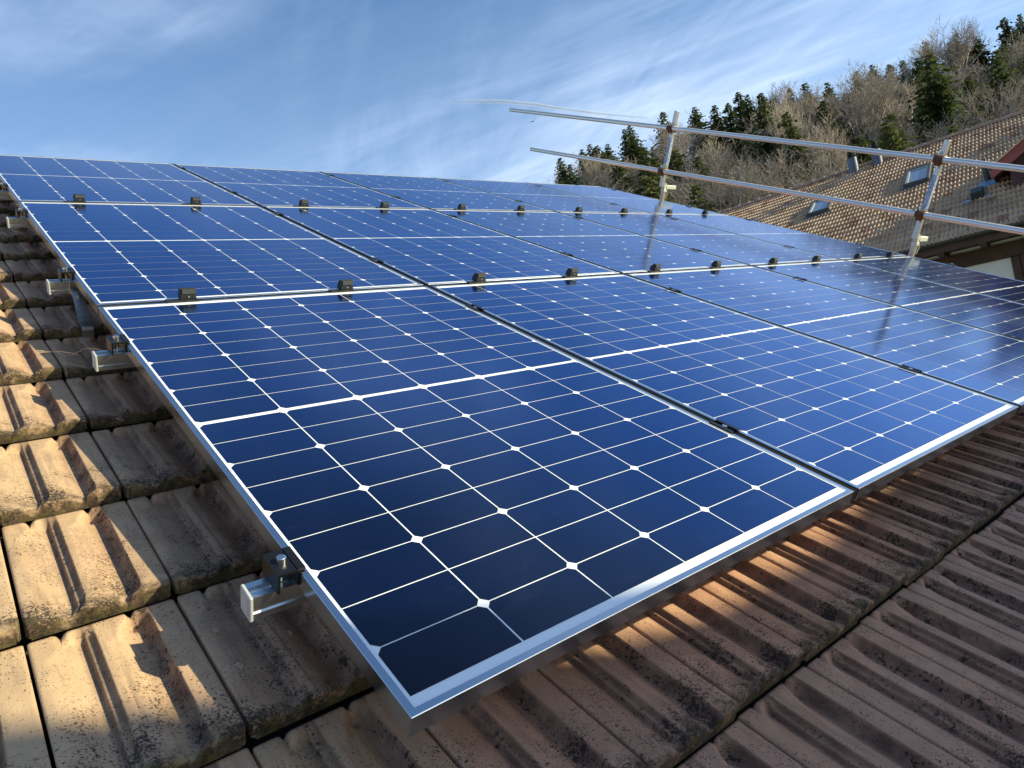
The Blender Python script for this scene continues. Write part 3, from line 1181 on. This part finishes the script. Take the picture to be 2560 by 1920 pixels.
b.box(XL, XR, DE + .067, DE + 1.24, 1.70 * NK, 1.74 * NK)
x = XL + .3
while x < XR:
    b.box(x, x + .12, DE + .07, DE + 1.24, 1.57 * NK, 1.699 * NK)
    x += .82
b.build('soffit', M_SOFFIT, nb, MN)
b = MB()
b.box(XL + .9, XR - .9, DE + 1.0, DE + 1.2, .91, 1.25, 0, .01)
b.build('wall_beam', M_DWOOD, nb, MN)
b = MB()
b.prism([(DE + 1.12, -6.5), (2 * DR - DE - 1.12, -6.5), (2 * DR - DE - 1.12, 1.4), (DR, ZR - .45), (DE + 1.12, 1.4)], 0, XL + 1.0, XR - 1.0)
b.build('wall', M_STUCCO, nb, MN)
b = MB()   # boarded bay to the right of the white wall
bx0 = -.955
b.box(bx0, bx0 + .16, DE + .94, DE + 1.11, -6.0, .905, 0, .01)
x = bx0 + .165
while x < XR - 1.2:
    b.box(x, x + .135, DE + .98, DE + 1.11, -6.0, .905, 0, .006)
    x += .14
b.build('wall_boarding', M_DWOOD, nb, MN)
b = MB()
b.box(bx0 - .035, bx0 - .004, DE + 1.07, DE + 1.115, -6.0, .905)
b.build('corner_trim', M_STUCCO, nb, MN)


def slope_px(x, y):            # picture point -> slope coordinates of the neighbour's roof
    a_, d_ = roof_px(x, y)
    return a_, (d_ - DE) / math.cos(NPIT)


M_SKYFRAME = simple('grey_skylight_frame', (0.075, 0.08, 0.085), 0.5, 0.3, 0.1, 10)
M_SILL = simple('pale_skylight_sash', (0.42, 0.41, 0.38), 0.5, 0, 0.1, 10)
t = NT('skylight_glass')
t.set(col=(0.30, 0.36, 0.42), rough=0.06, ior=1.5, metal=0.55)
M_PANE = t.m
for pts in (((2028, 513), (2079, 500), (2084, 526), (2025, 542)), ((2262, 439), (2324, 418), (2332, 451), (2265, 471))):
    pc = [slope_px(*p) for p in pts]
    x0, x1 = (pc[0][0] + pc[3][0]) / 2, (pc[1][0] + pc[2][0]) / 2
    y0, y1 = (pc[2][1] + pc[3][1]) / 2, (pc[0][1] + pc[1][1]) / 2
    b = MB()
    e = .075
    b.box(x0, x0 + e, y0, y1, .0, .135, 0, .006)
    b.box(x1 - e, x1, y0, y1, .0, .135, 0, .006)
    b.box(x0 + e, x1 - e, y0, y0 + e, .0, .125, 0, .006)
    b.box(x0 + e, x1 - e, y1 - e, y1, .0, .14, 0, .006)
    b.box(x0 - .07, x1 + .07, y0 - .17, y0 - .002, .018, .045, 0, .004)
    fr = b.build('skylight', M_SKYFRAME, nb, MNR)
    b = MB()
    b.box(x0 + e, x0 + e + .045, y0 + e, y1 - e, .06, .118)
    b.box(x1 - e - .045, x1 - e, y0 + e, y1 - e, .06, .118)
    b.box(x0 + e + .045, x1 - e - .045, y1 - e - .045, y1 - e, .06, .118)
    b.build('sash', M_SILL, fr)
    b = MB()
    b.box(x0 + e + .045, x1 - e - .045, y0 + e, y1 - e - .045, .07, .095)
    b.build('pane', M_PANE, fr)

M_FLUE = metal('flue_steel', (0.09, 0.10, 0.13), 0.45, 12, 0.1, None, 0.8)
for pxc, w_ in ((2140, .155), (2199, .155)):
    a_ = -roof_px(pxc, 420 - (pxc - 2140) * .33)[0]
    b = MB()
    b.tube((-a_, DR - .30, ZR - .45), (-a_, DR - .30, ZR + .33), w_, seg=24)
    f_ = b.build('flue_pipe', M_FLUE, nb, MN)
    b = MB()
    b.tube((-a_, DR - .30, ZR + .33), (-a_, DR - .30, ZR + .60), .08, seg=16)
    for q in range(4):
        z = ZR + .36 + q * .06
        b.tube((-a_, DR - .30, z), (-a_, DR - .30, z + .025), .135 - .006 * q, .105 - .006 * q, seg=20)
    b.tube((-a_, DR - .30, ZR + .60), (-a_, DR - .30, ZR + .62), .11, .08, seg=20)
    b.build('cowl', M_RUBBER, f_)

# dormer with red barge boards
DB = 20.6                      # distance of the barge board's plane


def plane_px(x, y, d):
    q = px_dir(x, y, 1.0)
    k_ = d / q.dot(HN)
    return -q.dot(HX) * k_, q.z * k_


(TIPX, TIPZ), (_, TIPT) = plane_px(2479.6, 447.5, DB), plane_px(2475, 419, DB)
BH = TIPT - TIPZ
(_xa, _za) = plane_px(2560, 346, DB)
sl = (_za - TIPT) / (_xa - TIPX)
PKX = 1.7
PKZ = TIPZ + (PKX - TIPX) * sl
dm = MB()
for s_ in (1, -1):
    pts = [(PKX - s_ * (PKX - TIPX), TIPZ), (PKX - s_ * (PKX - TIPX - .02), TIPZ + BH), (PKX, PKZ + BH + .02), (PKX, PKZ)]
    V_ = [(p[0], DB, p[1]) for p in pts] + [(p[0], DB + .045, p[1]) for p in pts]
    dm.add(V_, [[0, 1, 2, 3], [7, 6, 5, 4], [0, 4, 5, 1], [1, 5, 6, 2], [2, 6, 7, 3], [3, 7, 4, 0]])
dormer = dm.build('dormer_barge_board', M_RED, nb, MN)
b = MB()
for s_ in (1, -1):
    xa, xb = PKX - s_ * (PKX - TIPX + .02), PKX
    V_ = [(xa, DB - .06, TIPZ + BH + .012), (xb, DB - .06, PKZ + BH + .045), (xb, DR + .6, PKZ + BH + .045), (xa, DR + .6, TIPZ + BH + .012),
          (xa, DB - .06, TIPZ + BH - .03), (xb, DB - .06, PKZ + BH), (xb, DR + .6, PKZ + BH), (xa, DR + .6, TIPZ + BH - .03)]
    b.add(V_, [[0, 1, 2, 3], [7, 6, 5, 4], [0, 4, 5, 1], [0, 3, 7, 4], [3, 2, 6, 7]])
b.build('dormer_roof', M_FTILE, nb, MN)
M_DWALL = simple('dormer_boards', (0.070, 0.030, 0.032), 0.75, 0, 0.3, 8)
b = MB()
wx0 = plane_px(2531, 440, DB + .4)[0]
zb0 = ZE + .5
b.prism([(wx0, zb0), (2 * PKX - wx0, zb0), (2 * PKX - wx0, TIPZ + .34), (PKX, PKZ + .1), (wx0, TIPZ + .34)], 1, DB + .42, DR)
z = zb0
while z < PKZ - .2:
    hw2 = (PKX - wx0) if z < TIPZ + .2 else max(.1, (PKX - wx0) - (z - TIPZ - .2) / sl)
    b.box(PKX - hw2, PKX + hw2, DB + .395, DB + .42, z, z + .125, 0, .006)
    z += .13
b.box(wx0 - .03, wx0 + .13, DB + .38, DB + .43, zb0, TIPZ + .36)
b.build('dormer_wall', M_DWALL, nb, MN)
b = MB()
b.prism([(wx0 - .36, TIPZ + .04), (wx0 + .02, TIPZ + .24), (wx0 + .02, TIPZ + .30), (wx0 - .36, TIPZ + .09)], 1, DB + .05, DR - 1)
b.build('dormer_soffit', M_SOFFIT, nb, MN)
b = MB()
_x, _d = roof_px(2469, 452)
b.tube((_x, _d, ZE + (_d - DE) * NP_ - .1), (_x, _d, ZE + (_d - DE) * NP_ + .55), .065, seg=14)
b.build('dormer_downpipe', M_GUT, nb, MN)
M_LEAD = simple('blue_grey_flashing', (0.20, 0.30, 0.44), 0.45, 0.3, 0.2, 10)
b = MB()
xs, ys = slope_px(2462, 464)
b.box(xs - .12, xs + .25, ys - .22, ys + .16, .02, .055, 0, .01)
b.build('flashing', M_LEAD, nb, MNR)
b = MB()
xs, ys = slope_px(2446, 492)
b.box(xs - .14, xs + .14, ys - .20, ys + .16, .02, .20, 0, .02)
vent = b.build('roof_vent', M_GUT, nb, MNR)
b = MB()
b.box(xs - .30, xs - .15, ys - .30, ys - .14, .025, .05, 0, .005)
b.build('vent_flashing', M_LEAD, vent)
b = MB()
b.box(xs + .15, xs + .27, ys - .24, ys - .12, .025, .05, 0, .005)
b.build('vent_flashing', M_LEAD, vent)
# snow guard hooks scattered on the lower courses
b = MB()
pf = [(-.02, .0), (.02, .03), (.05, .10), (.02, .125), (.0, .10), (.0, .06)]
for q in range(len(pf) - 1):
    b.tube((0, pf[q][0], pf[q][1]), (0, pf[q + 1][0], pf[q + 1][1]), .016, seg=6)
SGM = b.mesh('snow_guard', M_RIDGE)
rg = random.Random(3)
for r_ in (1, 3, 5, 7, 9):
    for c_ in range(22):
        xx = XL + (38 + c_ * 3 + (r_ % 4)) * NTW
        if xx > -.8 and r_ > 6:
            continue
        if rg.random() < .12:
            continue
        put('snow_guard', SGM, nb, MNR @ Matrix.Translation((xx, r_ * TG - .06, .02)))

# ------------------------------------------------------------------ ground and hill
def crest_el(az):
    """elevation angle (deg) at which the hill's crest stands, by azimuth"""
    return np.interp(az, (-60, -25, -5, 8, 16, 24, 32, 38, 43, 47, 54, 70), (2, 5, 9.5, 11.7, 12.3, 12.6, 13.2, 13.2, 12.6, 10.0, 4.5, 1.0))


def ground_z(x, y):
    dx, dy = x - CAM.x, y - CAM.y
    d = np.hypot(dx, dy)
    az = np.degrees(np.arctan2(dy, dx))
    dc = 140.0
    hc = np.tan(np.radians(crest_el(az))) * dc
    base = -6.5
    t = np.clip((d - 46) / (dc - 46), 0, 1)
    z = base + (hc - base) * (t ** 1.05)
    z = np.where(d > dc, hc + (d - dc) * .045 - np.maximum(d - 260, 0) * .25, z)
    z = z + np.where(d > 46, .7 * np.sin(x * .21 + 1) * np.cos(y * .17) * np.clip((d - 46) / 40, 0, 1), 0)
    return np.maximum(z, base)


azs = np.radians(np.arange(-62, 72.1, 1.5))
ds = np.concatenate([np.arange(42, 150, 4), np.arange(150, 420, 15)])
Ag, Dg = np.meshgrid(azs, ds)
X, Y = CAM.x + Dg * np.cos(Ag), CAM.y + Dg * np.sin(Ag)
Z = ground_z(X, Y)
V = np.stack([X.ravel(), Y.ravel(), Z.ravel() - .02], 1)
ny, nx = Ag.shape
i = np.arange(ny * nx).reshape(ny, nx)
Q = np.stack([i[:-1, :-1], i[1:, :-1], i[1:, 1:], i[:-1, 1:]], -1).reshape(-1, 4)
t = NT('hill_floor')
sep = t.n.new('ShaderNodeSeparateXYZ')
t.l.new(t.tc.outputs['Object'], sep.inputs[0])
litter = t.mix(t.ramp(t.noise(.25, 6), ((.35, 0), (.65, 1))), (0.060, 0.042, 0.028), (0.13, 0.09, 0.055))
grass = t.mix(t.ramp(t.noise(.12, 5, off=4), ((.35, 0), (.65, 1))), (0.17, 0.17, 0.055), (0.30, 0.26, 0.12))
hz = t.math('ADD', sep.outputs['Z'], t.math('MULTIPLY', t.noise(.035, 4, off=2), 26))
t.set(col=t.mix(t.ramp(t.math('MULTIPLY', hz, .02), ((.80, 0), (.92, 1))), litter, grass), rough=.95)
hill = put('hill', mesh_np('hill', V, Q, [t.m], smooth=True))
tag(hill, 'wooded hillside rising behind the neighbouring house', None, None, 'structure')
n = 48
ring = []
for rr in (0.0, 60, 400, 3000, 9000):
    ring.append([(rr * math.cos(2 * math.pi * k / n), rr * math.sin(2 * math.pi * k / n), -6.55) for k in range(n)])
V = [(0, 0, -6.55)] + [p for r_ in ring[1:] for p in r_]
F = [[0, 1 + k, 1 + (k + 1) % n] for k in range(n)]
b = MB()
b.add(V, F + [[1 + q * n + k, 1 + (q + 1) * n + k, 1 + (q + 1) * n + (k + 1) % n, 1 + q * n + (k + 1) % n] for q in range(3) for k in range(n)])
M_GROUND = simple('meadow', (0.085, 0.095, 0.035), 0.95, 0, 0.4, .3)
tag(b.build('ground', M_GROUND), 'grass valley floor around the houses', None, None, 'structure')

# ------------------------------------------------------------------ trees
def foliage_mat(name, c0, c1, c2, leaf=False):
    t = NT(name)
    r_ = t.rand()
    c = t.mix(t.noise(.55, 3, off=1), c0, c1)
    c = t.mix(t.math('MULTIPLY', r_, .55), c, c2)
    t.set(col=c, rough=.75, spec=.25)
    if leaf:
        tr_ = t.n.new('ShaderNodeBsdfTranslucent')
        t.l.new(c, tr_.inputs['Color'])
        mx = t.n.new('ShaderNodeMixShader')
        mx.inputs[0].default_value = .38
        t.l.new(t.b.outputs[0], mx.inputs[1])
        t.l.new(tr_.outputs[0], mx.inputs[2])
        t.l.new(mx.outputs[0], t.n['Material Output'].inputs['Surface'])
    return t.m


M_NEEDLE = foliage_mat('spruce_needles', (0.038, 0.058, 0.024), (0.095, 0.120, 0.040), (0.14, 0.145, 0.042), True)
M_BARK = simple('bark', (0.12, 0.095, 0.075), 0.9, 0, 0.35, 3)
M_TWIG = foliage_mat('bare_twigs', (0.27, 0.215, 0.175), (0.42, 0.35, 0.285), (0.38, 0.32, 0.235))


def spruce_mesh(seed, h=17.0, rad=3.2, low=.16, dens=1.0):
    rg = np.random.default_rng(seed)
    V, Q = [], []
    n = 0
    nz = int(44 * dens)
    for k in range(nz):
        f = low + (1 - low) * (k / nz) ** .92
        z = f * h
        L = rad * (1 - f) ** .72 * (1 + .30 * math.sin(k * 1.7 + seed)) + .22
        nb_ = 6 if f < .85 else 5
        ph = rg.random() * 6.28
        for q in range(nb_):
            if rg.random() < .10:
                continue
            a = ph + q * 2 * math.pi / nb_ + rg.normal(0, .18)
            l_ = L * rg.uniform(.62, 1.15)
            m = max(2, int(l_ / .42))
            up = .18 + .35 * f
            for s in range(m):
                t_ = (s + .6) / m
                rr = l_ * t_
                zz = z + rr * up * .55 - rr * rr / max(l_, .5) * .42 + rg.normal(0, .06)
                wid = (.46 * (1 - t_) + .30) * rg.uniform(.7, 1.25) * (.55 + .45 * min(1, l_ / 2))
                for o_ in range(2):
                    aa = a + rg.normal(0, .30) * (.35 if rr > 1 else 1)
                    ca, sa = math.cos(aa), math.sin(aa)
                    c = np.array([rr * ca, rr * sa, zz])
                    d1 = np.array([ca, sa, rg.uniform(-.55, .15)]) * wid * .9
                    tw = rg.normal(0, .7)
                    d2 = np.array([-sa, ca, 0]) * wid * .5 * math.cos(tw) + np.array([0, 0, 1]) * wid * .5 * math.sin(tw)
                    V += [c - d1 * .4 - d2 * .5, c + d1 * .1 - d2, c + d1 + d2 * .1, c + d1 * .1 + d2]
                    Q.append([n, n + 1, n + 2, n + 3])
                    n += 4
    me = mesh_np('spruce_crown', np.array(V), np.array(Q), [M_NEEDLE])
    b = MB()
    b.tube((0, 0, -1.5), (0, 0, h * .5), h * .016, h * .009, seg=8)
    b.tube((0, 0, h * .5), (0, 0, h * .99), h * .009, .012, seg=6)
    rg2 = random.Random(seed)
    for q in range(16):      # dead lower branches
        z = h * rg2.uniform(.06, low + .12)
        a = rg2.uniform(0, 6.28)
        l_ = rg2.uniform(.6, 1.5)
        b.tube((0, 0, z), (l_ * math.cos(a), l_ * math.sin(a), z - .15 * l_), .03, .008, seg=4)
    return me, b.mesh('spruce_trunk', M_BARK)


def bare_meshes(seed, h=14.0, spread=.42, clear=.30):
    rg = random.Random(seed)
    tr = MB()
    twV, twF = [], []

    def twig(p, q, r_):
        n = len(twV)
        d = (q - p).normalized()
        a = d.orthogonal().normalized()
        c = d.cross(a)
        for t_ in (0, 2.1, 4.2):
            twV.append(p + (a * math.cos(t_) + c * math.sin(t_)) * r_)
        twV.append(q)
        for k in range(3):
            twF.append([n + k, n + (k + 1) % 3, n + 3])

    def grow(p, d, l_, r_, lev):
        segs = 3 if lev < 3 else 2
        pts = [p]
        for s in range(segs):
            d = (d + Vector((rg.gauss(0, .13), rg.gauss(0, .13), rg.gauss(.05, .06)))).normalized()
            p2 = p + d * (l_ / segs)
            ra = r_ * (1 - .5 * s / segs)
            rb = r_ * (1 - .5 * (s + 1) / segs)
            if lev < 3:
                tr.tube(p, p2, ra, rb, seg=6 if lev == 0 else (5 if lev == 1 else 4), cap=False)
            else:
                twig(p, p2 + d * .1, max(.021, ra))
            p = p2
            pts.append(p)
        if lev >= 5:
            return
        nch = (5, 4, 4, 4, 5)[lev]
        for k in range(nch):
            t_ = rg.uniform(.35, 1.0) if k else 1.0
            idx = min(segs - 1, int(t_ * segs))
            base = pts[idx].lerp(pts[idx + 1], t_ * segs - idx) if t_ < 1 else pts[-1]
            ax = Vector((rg.gauss(0, 1), rg.gauss(0, 1), rg.gauss(.25, .45))).normalized()
            nd = (d * (1.0 if k == 0 else .75) + ax * (spread if k == 0 else spread * 2.1)).normalized()
            nd.z = nd.z * .9 + .12
            grow(base, nd.normalized(), l_ * rg.uniform(.52, .74), r_ * (.68 if k == 0 else .5), lev + 1)

    tr.tube((0, 0, -1.5), (0, 0, h * clear), h * .017, h * .013, seg=8, cap=False)
    top = Vector((0, 0, h * clear))
    for k in range(5):
        ax = Vector((rg.gauss(0, 1), rg.gauss(0, 1), 0)).normalized()
        grow(top, (Vector((0, 0, 1)) + ax * spread * (.3 if k == 0 else 1.0)).normalized(), h * .30, h * .0105, 1)
    me = bpy.data.meshes.new('bare_crown')
    me.from_pydata([tuple(v) for v in twV], [], twF)
    me.materials.append(M_TWIG)
    me.update()
    return me, tr.mesh('bare_trunk', M_TWIG)


SPR = [spruce_mesh(21 + k, 17.0, r_, lo, dn) for k, (r_, lo, dn) in enumerate(((5.6, .08, 1.1), (5.0, .16, 1.05), (6.6, .06, 1.15), (4.6, .30, .9), (5.3, .12, 1.05)))]
BARE = [bare_meshes(40 + k, 14.0, s_, c_) for k, (s_, c_) in enumerate(((.42, .40), (.50, .34), (.36, .46), (.46, .42)))]


def tree(kind, var, az, d, h, label, group, zoff=0.0):
    x, y = CAM.x + d * math.cos(math.radians(az)), CAM.y + d * math.sin(math.radians(az))
    z = float(ground_z(np.array(x), np.array(y)))
    me, tr = (SPR if kind == 'spruce' else BARE)[var]
    h0 = 17.0 if kind == 'spruce' else 14.0
    s = h / h0
    sx = s * random.uniform(.9, 1.12)
    mw = Matrix.Translation((x, y, z - .3 + zoff)) @ Matrix.Rotation(random.uniform(0, 6.28), 4, 'Z') @ Matrix.Rotation(random.gauss(0, .025), 4, 'X') @ Matrix.Diagonal((sx, sx, s, 1))
    t_ = thing('spruce_tree' if kind == 'spruce' else 'bare_tree', label, 'tree', mw, group)
    for nm, m_ in (('crown', me), ('trunk', tr)):
        o = bpy.data.objects.new(nm, m_)
        link(o)
        o.parent = t_
    return t_


def where(az):
    if az > 41:
        return 'at the left forest edge'
    if az > 36:
        return 'left of the far guardrail post'
    if az > 31:
        return 'behind the far guardrail post'
    if az > 26:
        return 'above the neighbouring roof end'
    if az > 21:
        return 'above the two flue pipes'
    if az > 16:
        return 'above the near guardrail post'
    if az > 11:
        return 'above the right ridge end'
    return 'beyond the right edge of the picture'


GS, GB = 'spruces on the hillside', 'bare trees on the hillside'
# trees whose tops stand out against the sky: (picture x, y of the top, distance, kind, label)
top = [(1213, 338, 128, 's', 'dark spruce standing at the very left end of the forest'),
       (1232, 352, 118, 's', 'dark bushy spruce second from the left end of the forest'),
       (1256, 322, 131, 's', 'spruce under the lower tube, third from the left forest end'),
       (1285, 318, 133, 's', 'paired spruce tip just above the lower guardrail tube'),
       (1298, 326, 126, 's', 'slim spruce beside the paired tip above the lower tube'),
       (1345, 278, 136, 's', 'lone spruce above bare trees midway between tubes'),
       (1422, 243, 138, 's', 'lone spruce tip crossing the upper guardrail tube, left of the far post'),
       (1500, 230, 138, 's', 'small spruce tip just right of the far post top'),
       (1543, 226, 137, 's', 'twin topped spruce right of the far post'),
       (1592, 196, 136, 's', 'broad spruce in the tall group between the two posts'),
       (1612, 204, 133, 's', 'sunlit spruce in the tall group between the two posts'),
       (1642, 200, 138, 's', 'slim spruce at the right of the tall group between posts'),
       (1664, 212, 131, 's', 'olive spruce below the tall group between the posts'),
       (1702, 190, 139, 's', 'lone spruce spire in the skyline gap above the left flue pipe'),
       (1742, 176, 139, 's', 'open branched spruce tip above the bare trees'),
       (1786, 178, 136, 's', 'full olive spruce beside bare crowns on the skyline'),
       (1848, 154, 139, 's', 'thin spruce tip above grey bare crowns on the skyline'),
       (1880, 152, 139, 's', 'left of two close spruce tips on the skyline'),
       (1918, 138, 138, 's', 'right of two close spruce tips on the skyline'),
       (1952, 128, 136, 's', 'dark spruce stepping up towards the tallest ones'),
       (2000, 88, 139, 's', 'tall thin crowned spruce left of the biggest spruce'),
       (2062, 72, 134, 's', 'biggest spruce on the skyline with broad olive crown'),
       (2045, 92, 138, 's', 'slim spruce half hidden behind the biggest spruce'),
       (2108, 100, 139, 'b', 'grey bare tree right of the biggest spruce'),
       (2165, 38, 136, 's', 'dark spruce cut by nothing, high on the right skyline'),
       (2204, 30, 137, 's', 'dark spruce touching the right edge of the picture')]
top[-2] = (2165, 38, 136, 's', 'tall dark spruce high on the right skyline')
for k, (px_, py_, d, kd, lab) in enumerate(top):
    dr = px_dir(px_, py_)
    az = math.degrees(math.atan2(dr.y, dr.x))
    zt = CAM.z + d * dr.z / math.hypot(dr.x, dr.y)
    x, y = CAM.x + d * math.cos(math.radians(az)), CAM.y + d * math.sin(math.radians(az))
    h = zt - float(ground_z(np.array(x), np.array(y))) + .3
    h = max(7.0, h)
    tree('spruce' if kd == 's' else 'bare', (k * 3 + 1) % (5 if kd == 's' else 4), az, d, h, lab, GS if kd == 's' else GB)

rg = random.Random(17)
for d in (56, 66, 76, 86, 96, 106, 116, 126, 135):
    step = math.degrees(4.3 / d)
    az = -4.0 + rg.uniform(0, step)
    while az < 46.5:
        a_, dd = az + rg.gauss(0, step * .22), d + rg.gauss(0, 2.6)
        az += step * (1.05 if d > 100 else 1.18)
        if a_ < 9.5 and rg.random() < .75:
            continue
        if a_ > 44.0 and d < 100:
            continue
        low = d < 90
        spr = rg.random() < (.65 if a_ > 41 else .55 if a_ > 22 else .60)
        zone = 'low on the hill' if d < 80 else 'halfway uphill' if d < 112 else 'near the crest'
        if spr:
            h = rg.uniform(11.5, 16) if d > 100 else rg.uniform(13, 18.5)
            tree('spruce', rg.randrange(5), a_, dd, h, 'dark spruce %s, %s' % (zone, where(a_)), GS)
        else:
            h = rg.uniform(11.5, 15.0) if d > 120 else rg.uniform(11, 15)
            tree('bare', rg.randrange(4), a_, dd, h, 'leafless tree %s, %s' % (zone, where(a_)), GB)
# where several trees share a description, tell them apart from left to right
seen = {}
for o in list(sc.objects):
    if o.get('category') == 'tree' and 'beyond' not in o['label']:
        seen.setdefault(o['label'], []).append(o)
for lab, os_ in seen.items():
    if len(os_) > 1:
        os_.sort(key=lambda o: -math.atan2(o.location.y - CAM.y, o.location.x - CAM.x))
        for k, o in enumerate(os_):
            o['label'] = lab + ', ' + ('leftmost', 'second from left', 'third from left', 'fourth from left', 'fifth from left', 'sixth from left', 'seventh from left', 'eighth from left')[min(k, 7)]
# an unseen spruce, added off to the right to darken the panel reflections
tree('spruce', 2, -1.5, 30, 15.5, 'unseen dark spruce added beside the neighbouring house to darken the panel reflections', GS, 0.0)

# ------------------------------------------------------------------ contrails and a bird
def cloud_mat(name, dens, cut):
    t = NT(name)
    nz_ = t.noise(.006, 5, .6)
    u_ = t.attr('fade')
    al = t.math('MULTIPLY', t.math('MULTIPLY', t.ramp(nz_, ((cut - .2, .25), (cut + .2, 1))), u_), dens, True)
    lw = t.n.new('ShaderNodeLayerWeight')
    lw.inputs['Blend'].default_value = .5
    edge_ = t.math('POWER', t.math('SUBTRACT', 1.0, lw.outputs['Facing']), 1.6)
    al = t.math('MULTIPLY', al, edge_)
    t.set(col=(.95, .95, .95), rough=1.0, spec=0.0, alpha=al)
    return t.m


def contrail(name, pts, dist, rad0, rad1, fade, mat_, label):
    rings, fd = [], []
    P = [CAM + px_dir(*p) * dist for p in pts]
    C_ = [P[0]]
    for q in range(len(P) - 1):
        for s in range(1, 9):
            C_.append(P[q].lerp(P[q + 1], s / 8))
    n = len(C_)
    V, A_ = [], []
    seg = 12
    for q, c in enumerate(C_):
        d = (C_[min(n - 1, q + 1)] - C_[max(0, q - 1)]).normalized()
        a = d.cross(Vector((0, 0, 1))).normalized()
        e = a.cross(d)
        t_ = q / (n - 1)
        r_ = (rad0 + (rad1 - rad0) * t_) * (1 + .12 * math.sin(q * 2.3))
        for k in range(seg):
            th_ = 2 * math.pi * k / seg
            V.append(c + (a * math.cos(th_) + e * math.sin(th_)) * r_)
            A_.append(np.interp(t_, *fade))
    Q = [[q * seg + k, q * seg + (k + 1) % seg, (q + 1) * seg + (k + 1) % seg, (q + 1) * seg + k] for q in range(n - 1) for k in range(seg)]
    o = put(name, mesh_np(name, np.array([tuple(v) for v in V]), np.array(Q), [mat_], smooth=True, attrs=dict(fade=A_)))
    tag(o, label, 'contrail')
    o.visible_shadow = True
    return o


contrail('contrail', [(930, 222), (1000, 219), (1080, 219), (1150, 225), (1220, 236), (1300, 246), (1400, 255)], 3000, 10, 6,
         ((0, .15, .4, .85, 1), (0, .25, .9, .8, .35)), cloud_mat('contrail_vapour', .55, .5), 'long thin white contrail in the sky above the upper guardrail tube')
contrail('contrail', [(1479.5, 233.5), (1484.5, 246)], 2600, 1.9, 1.9, ((0, 1), (1, 1)), cloud_mat('fresh_vapour', 1.0, .3), 'short bright contrail stub above the trees right of the far post')
bp = CAM + px_dir(1152.5, 262) * 60
b = MB()
bd = [(-.16, 0, 0), (-.05, .035, .03), (.10, .03, .02), (.19, 0, .01), (.10, -.03, .02), (-.05, -.035, .03), (0, 0, -.035)]
b.add(bd, [[0, 1, 6], [1, 2, 6], [2, 3, 6], [3, 4, 6], [4, 5, 6], [5, 0, 6], [0, 5, 4, 3, 2, 1]])
bo = b.build('bird', simple('dark_plumage', (0.02, 0.02, 0.022), 0.8), None, Matrix.Translation(bp) @ Matrix.Rotation(.9, 4, 'Z') @ Matrix.Rotation(-.5, 4, 'X'))
tag(bo, 'tiny dark bird flying in the blue sky left of the contrail tail', 'bird')
for s_ in (1, -1):
    b = MB()
    b.add([(.06, s_ * .02, .02), (-.04, s_ * .02, .02), (-.08, s_ * .20, .10), (.03, s_ * .22, .11), (-.11, s_ * .40, .06)], [[0, 1, 2, 3], [3, 2, 4]])
    b.add([(.06, s_ * .02, .012), (-.04, s_ * .02, .012), (-.08, s_ * .20, .092), (.03, s_ * .22, .102), (-.11, s_ * .40, .055)], [[3, 2, 1, 0], [4, 2, 3]])
    b.build('wing', bpy.data.materials['dark_plumage'], bo)
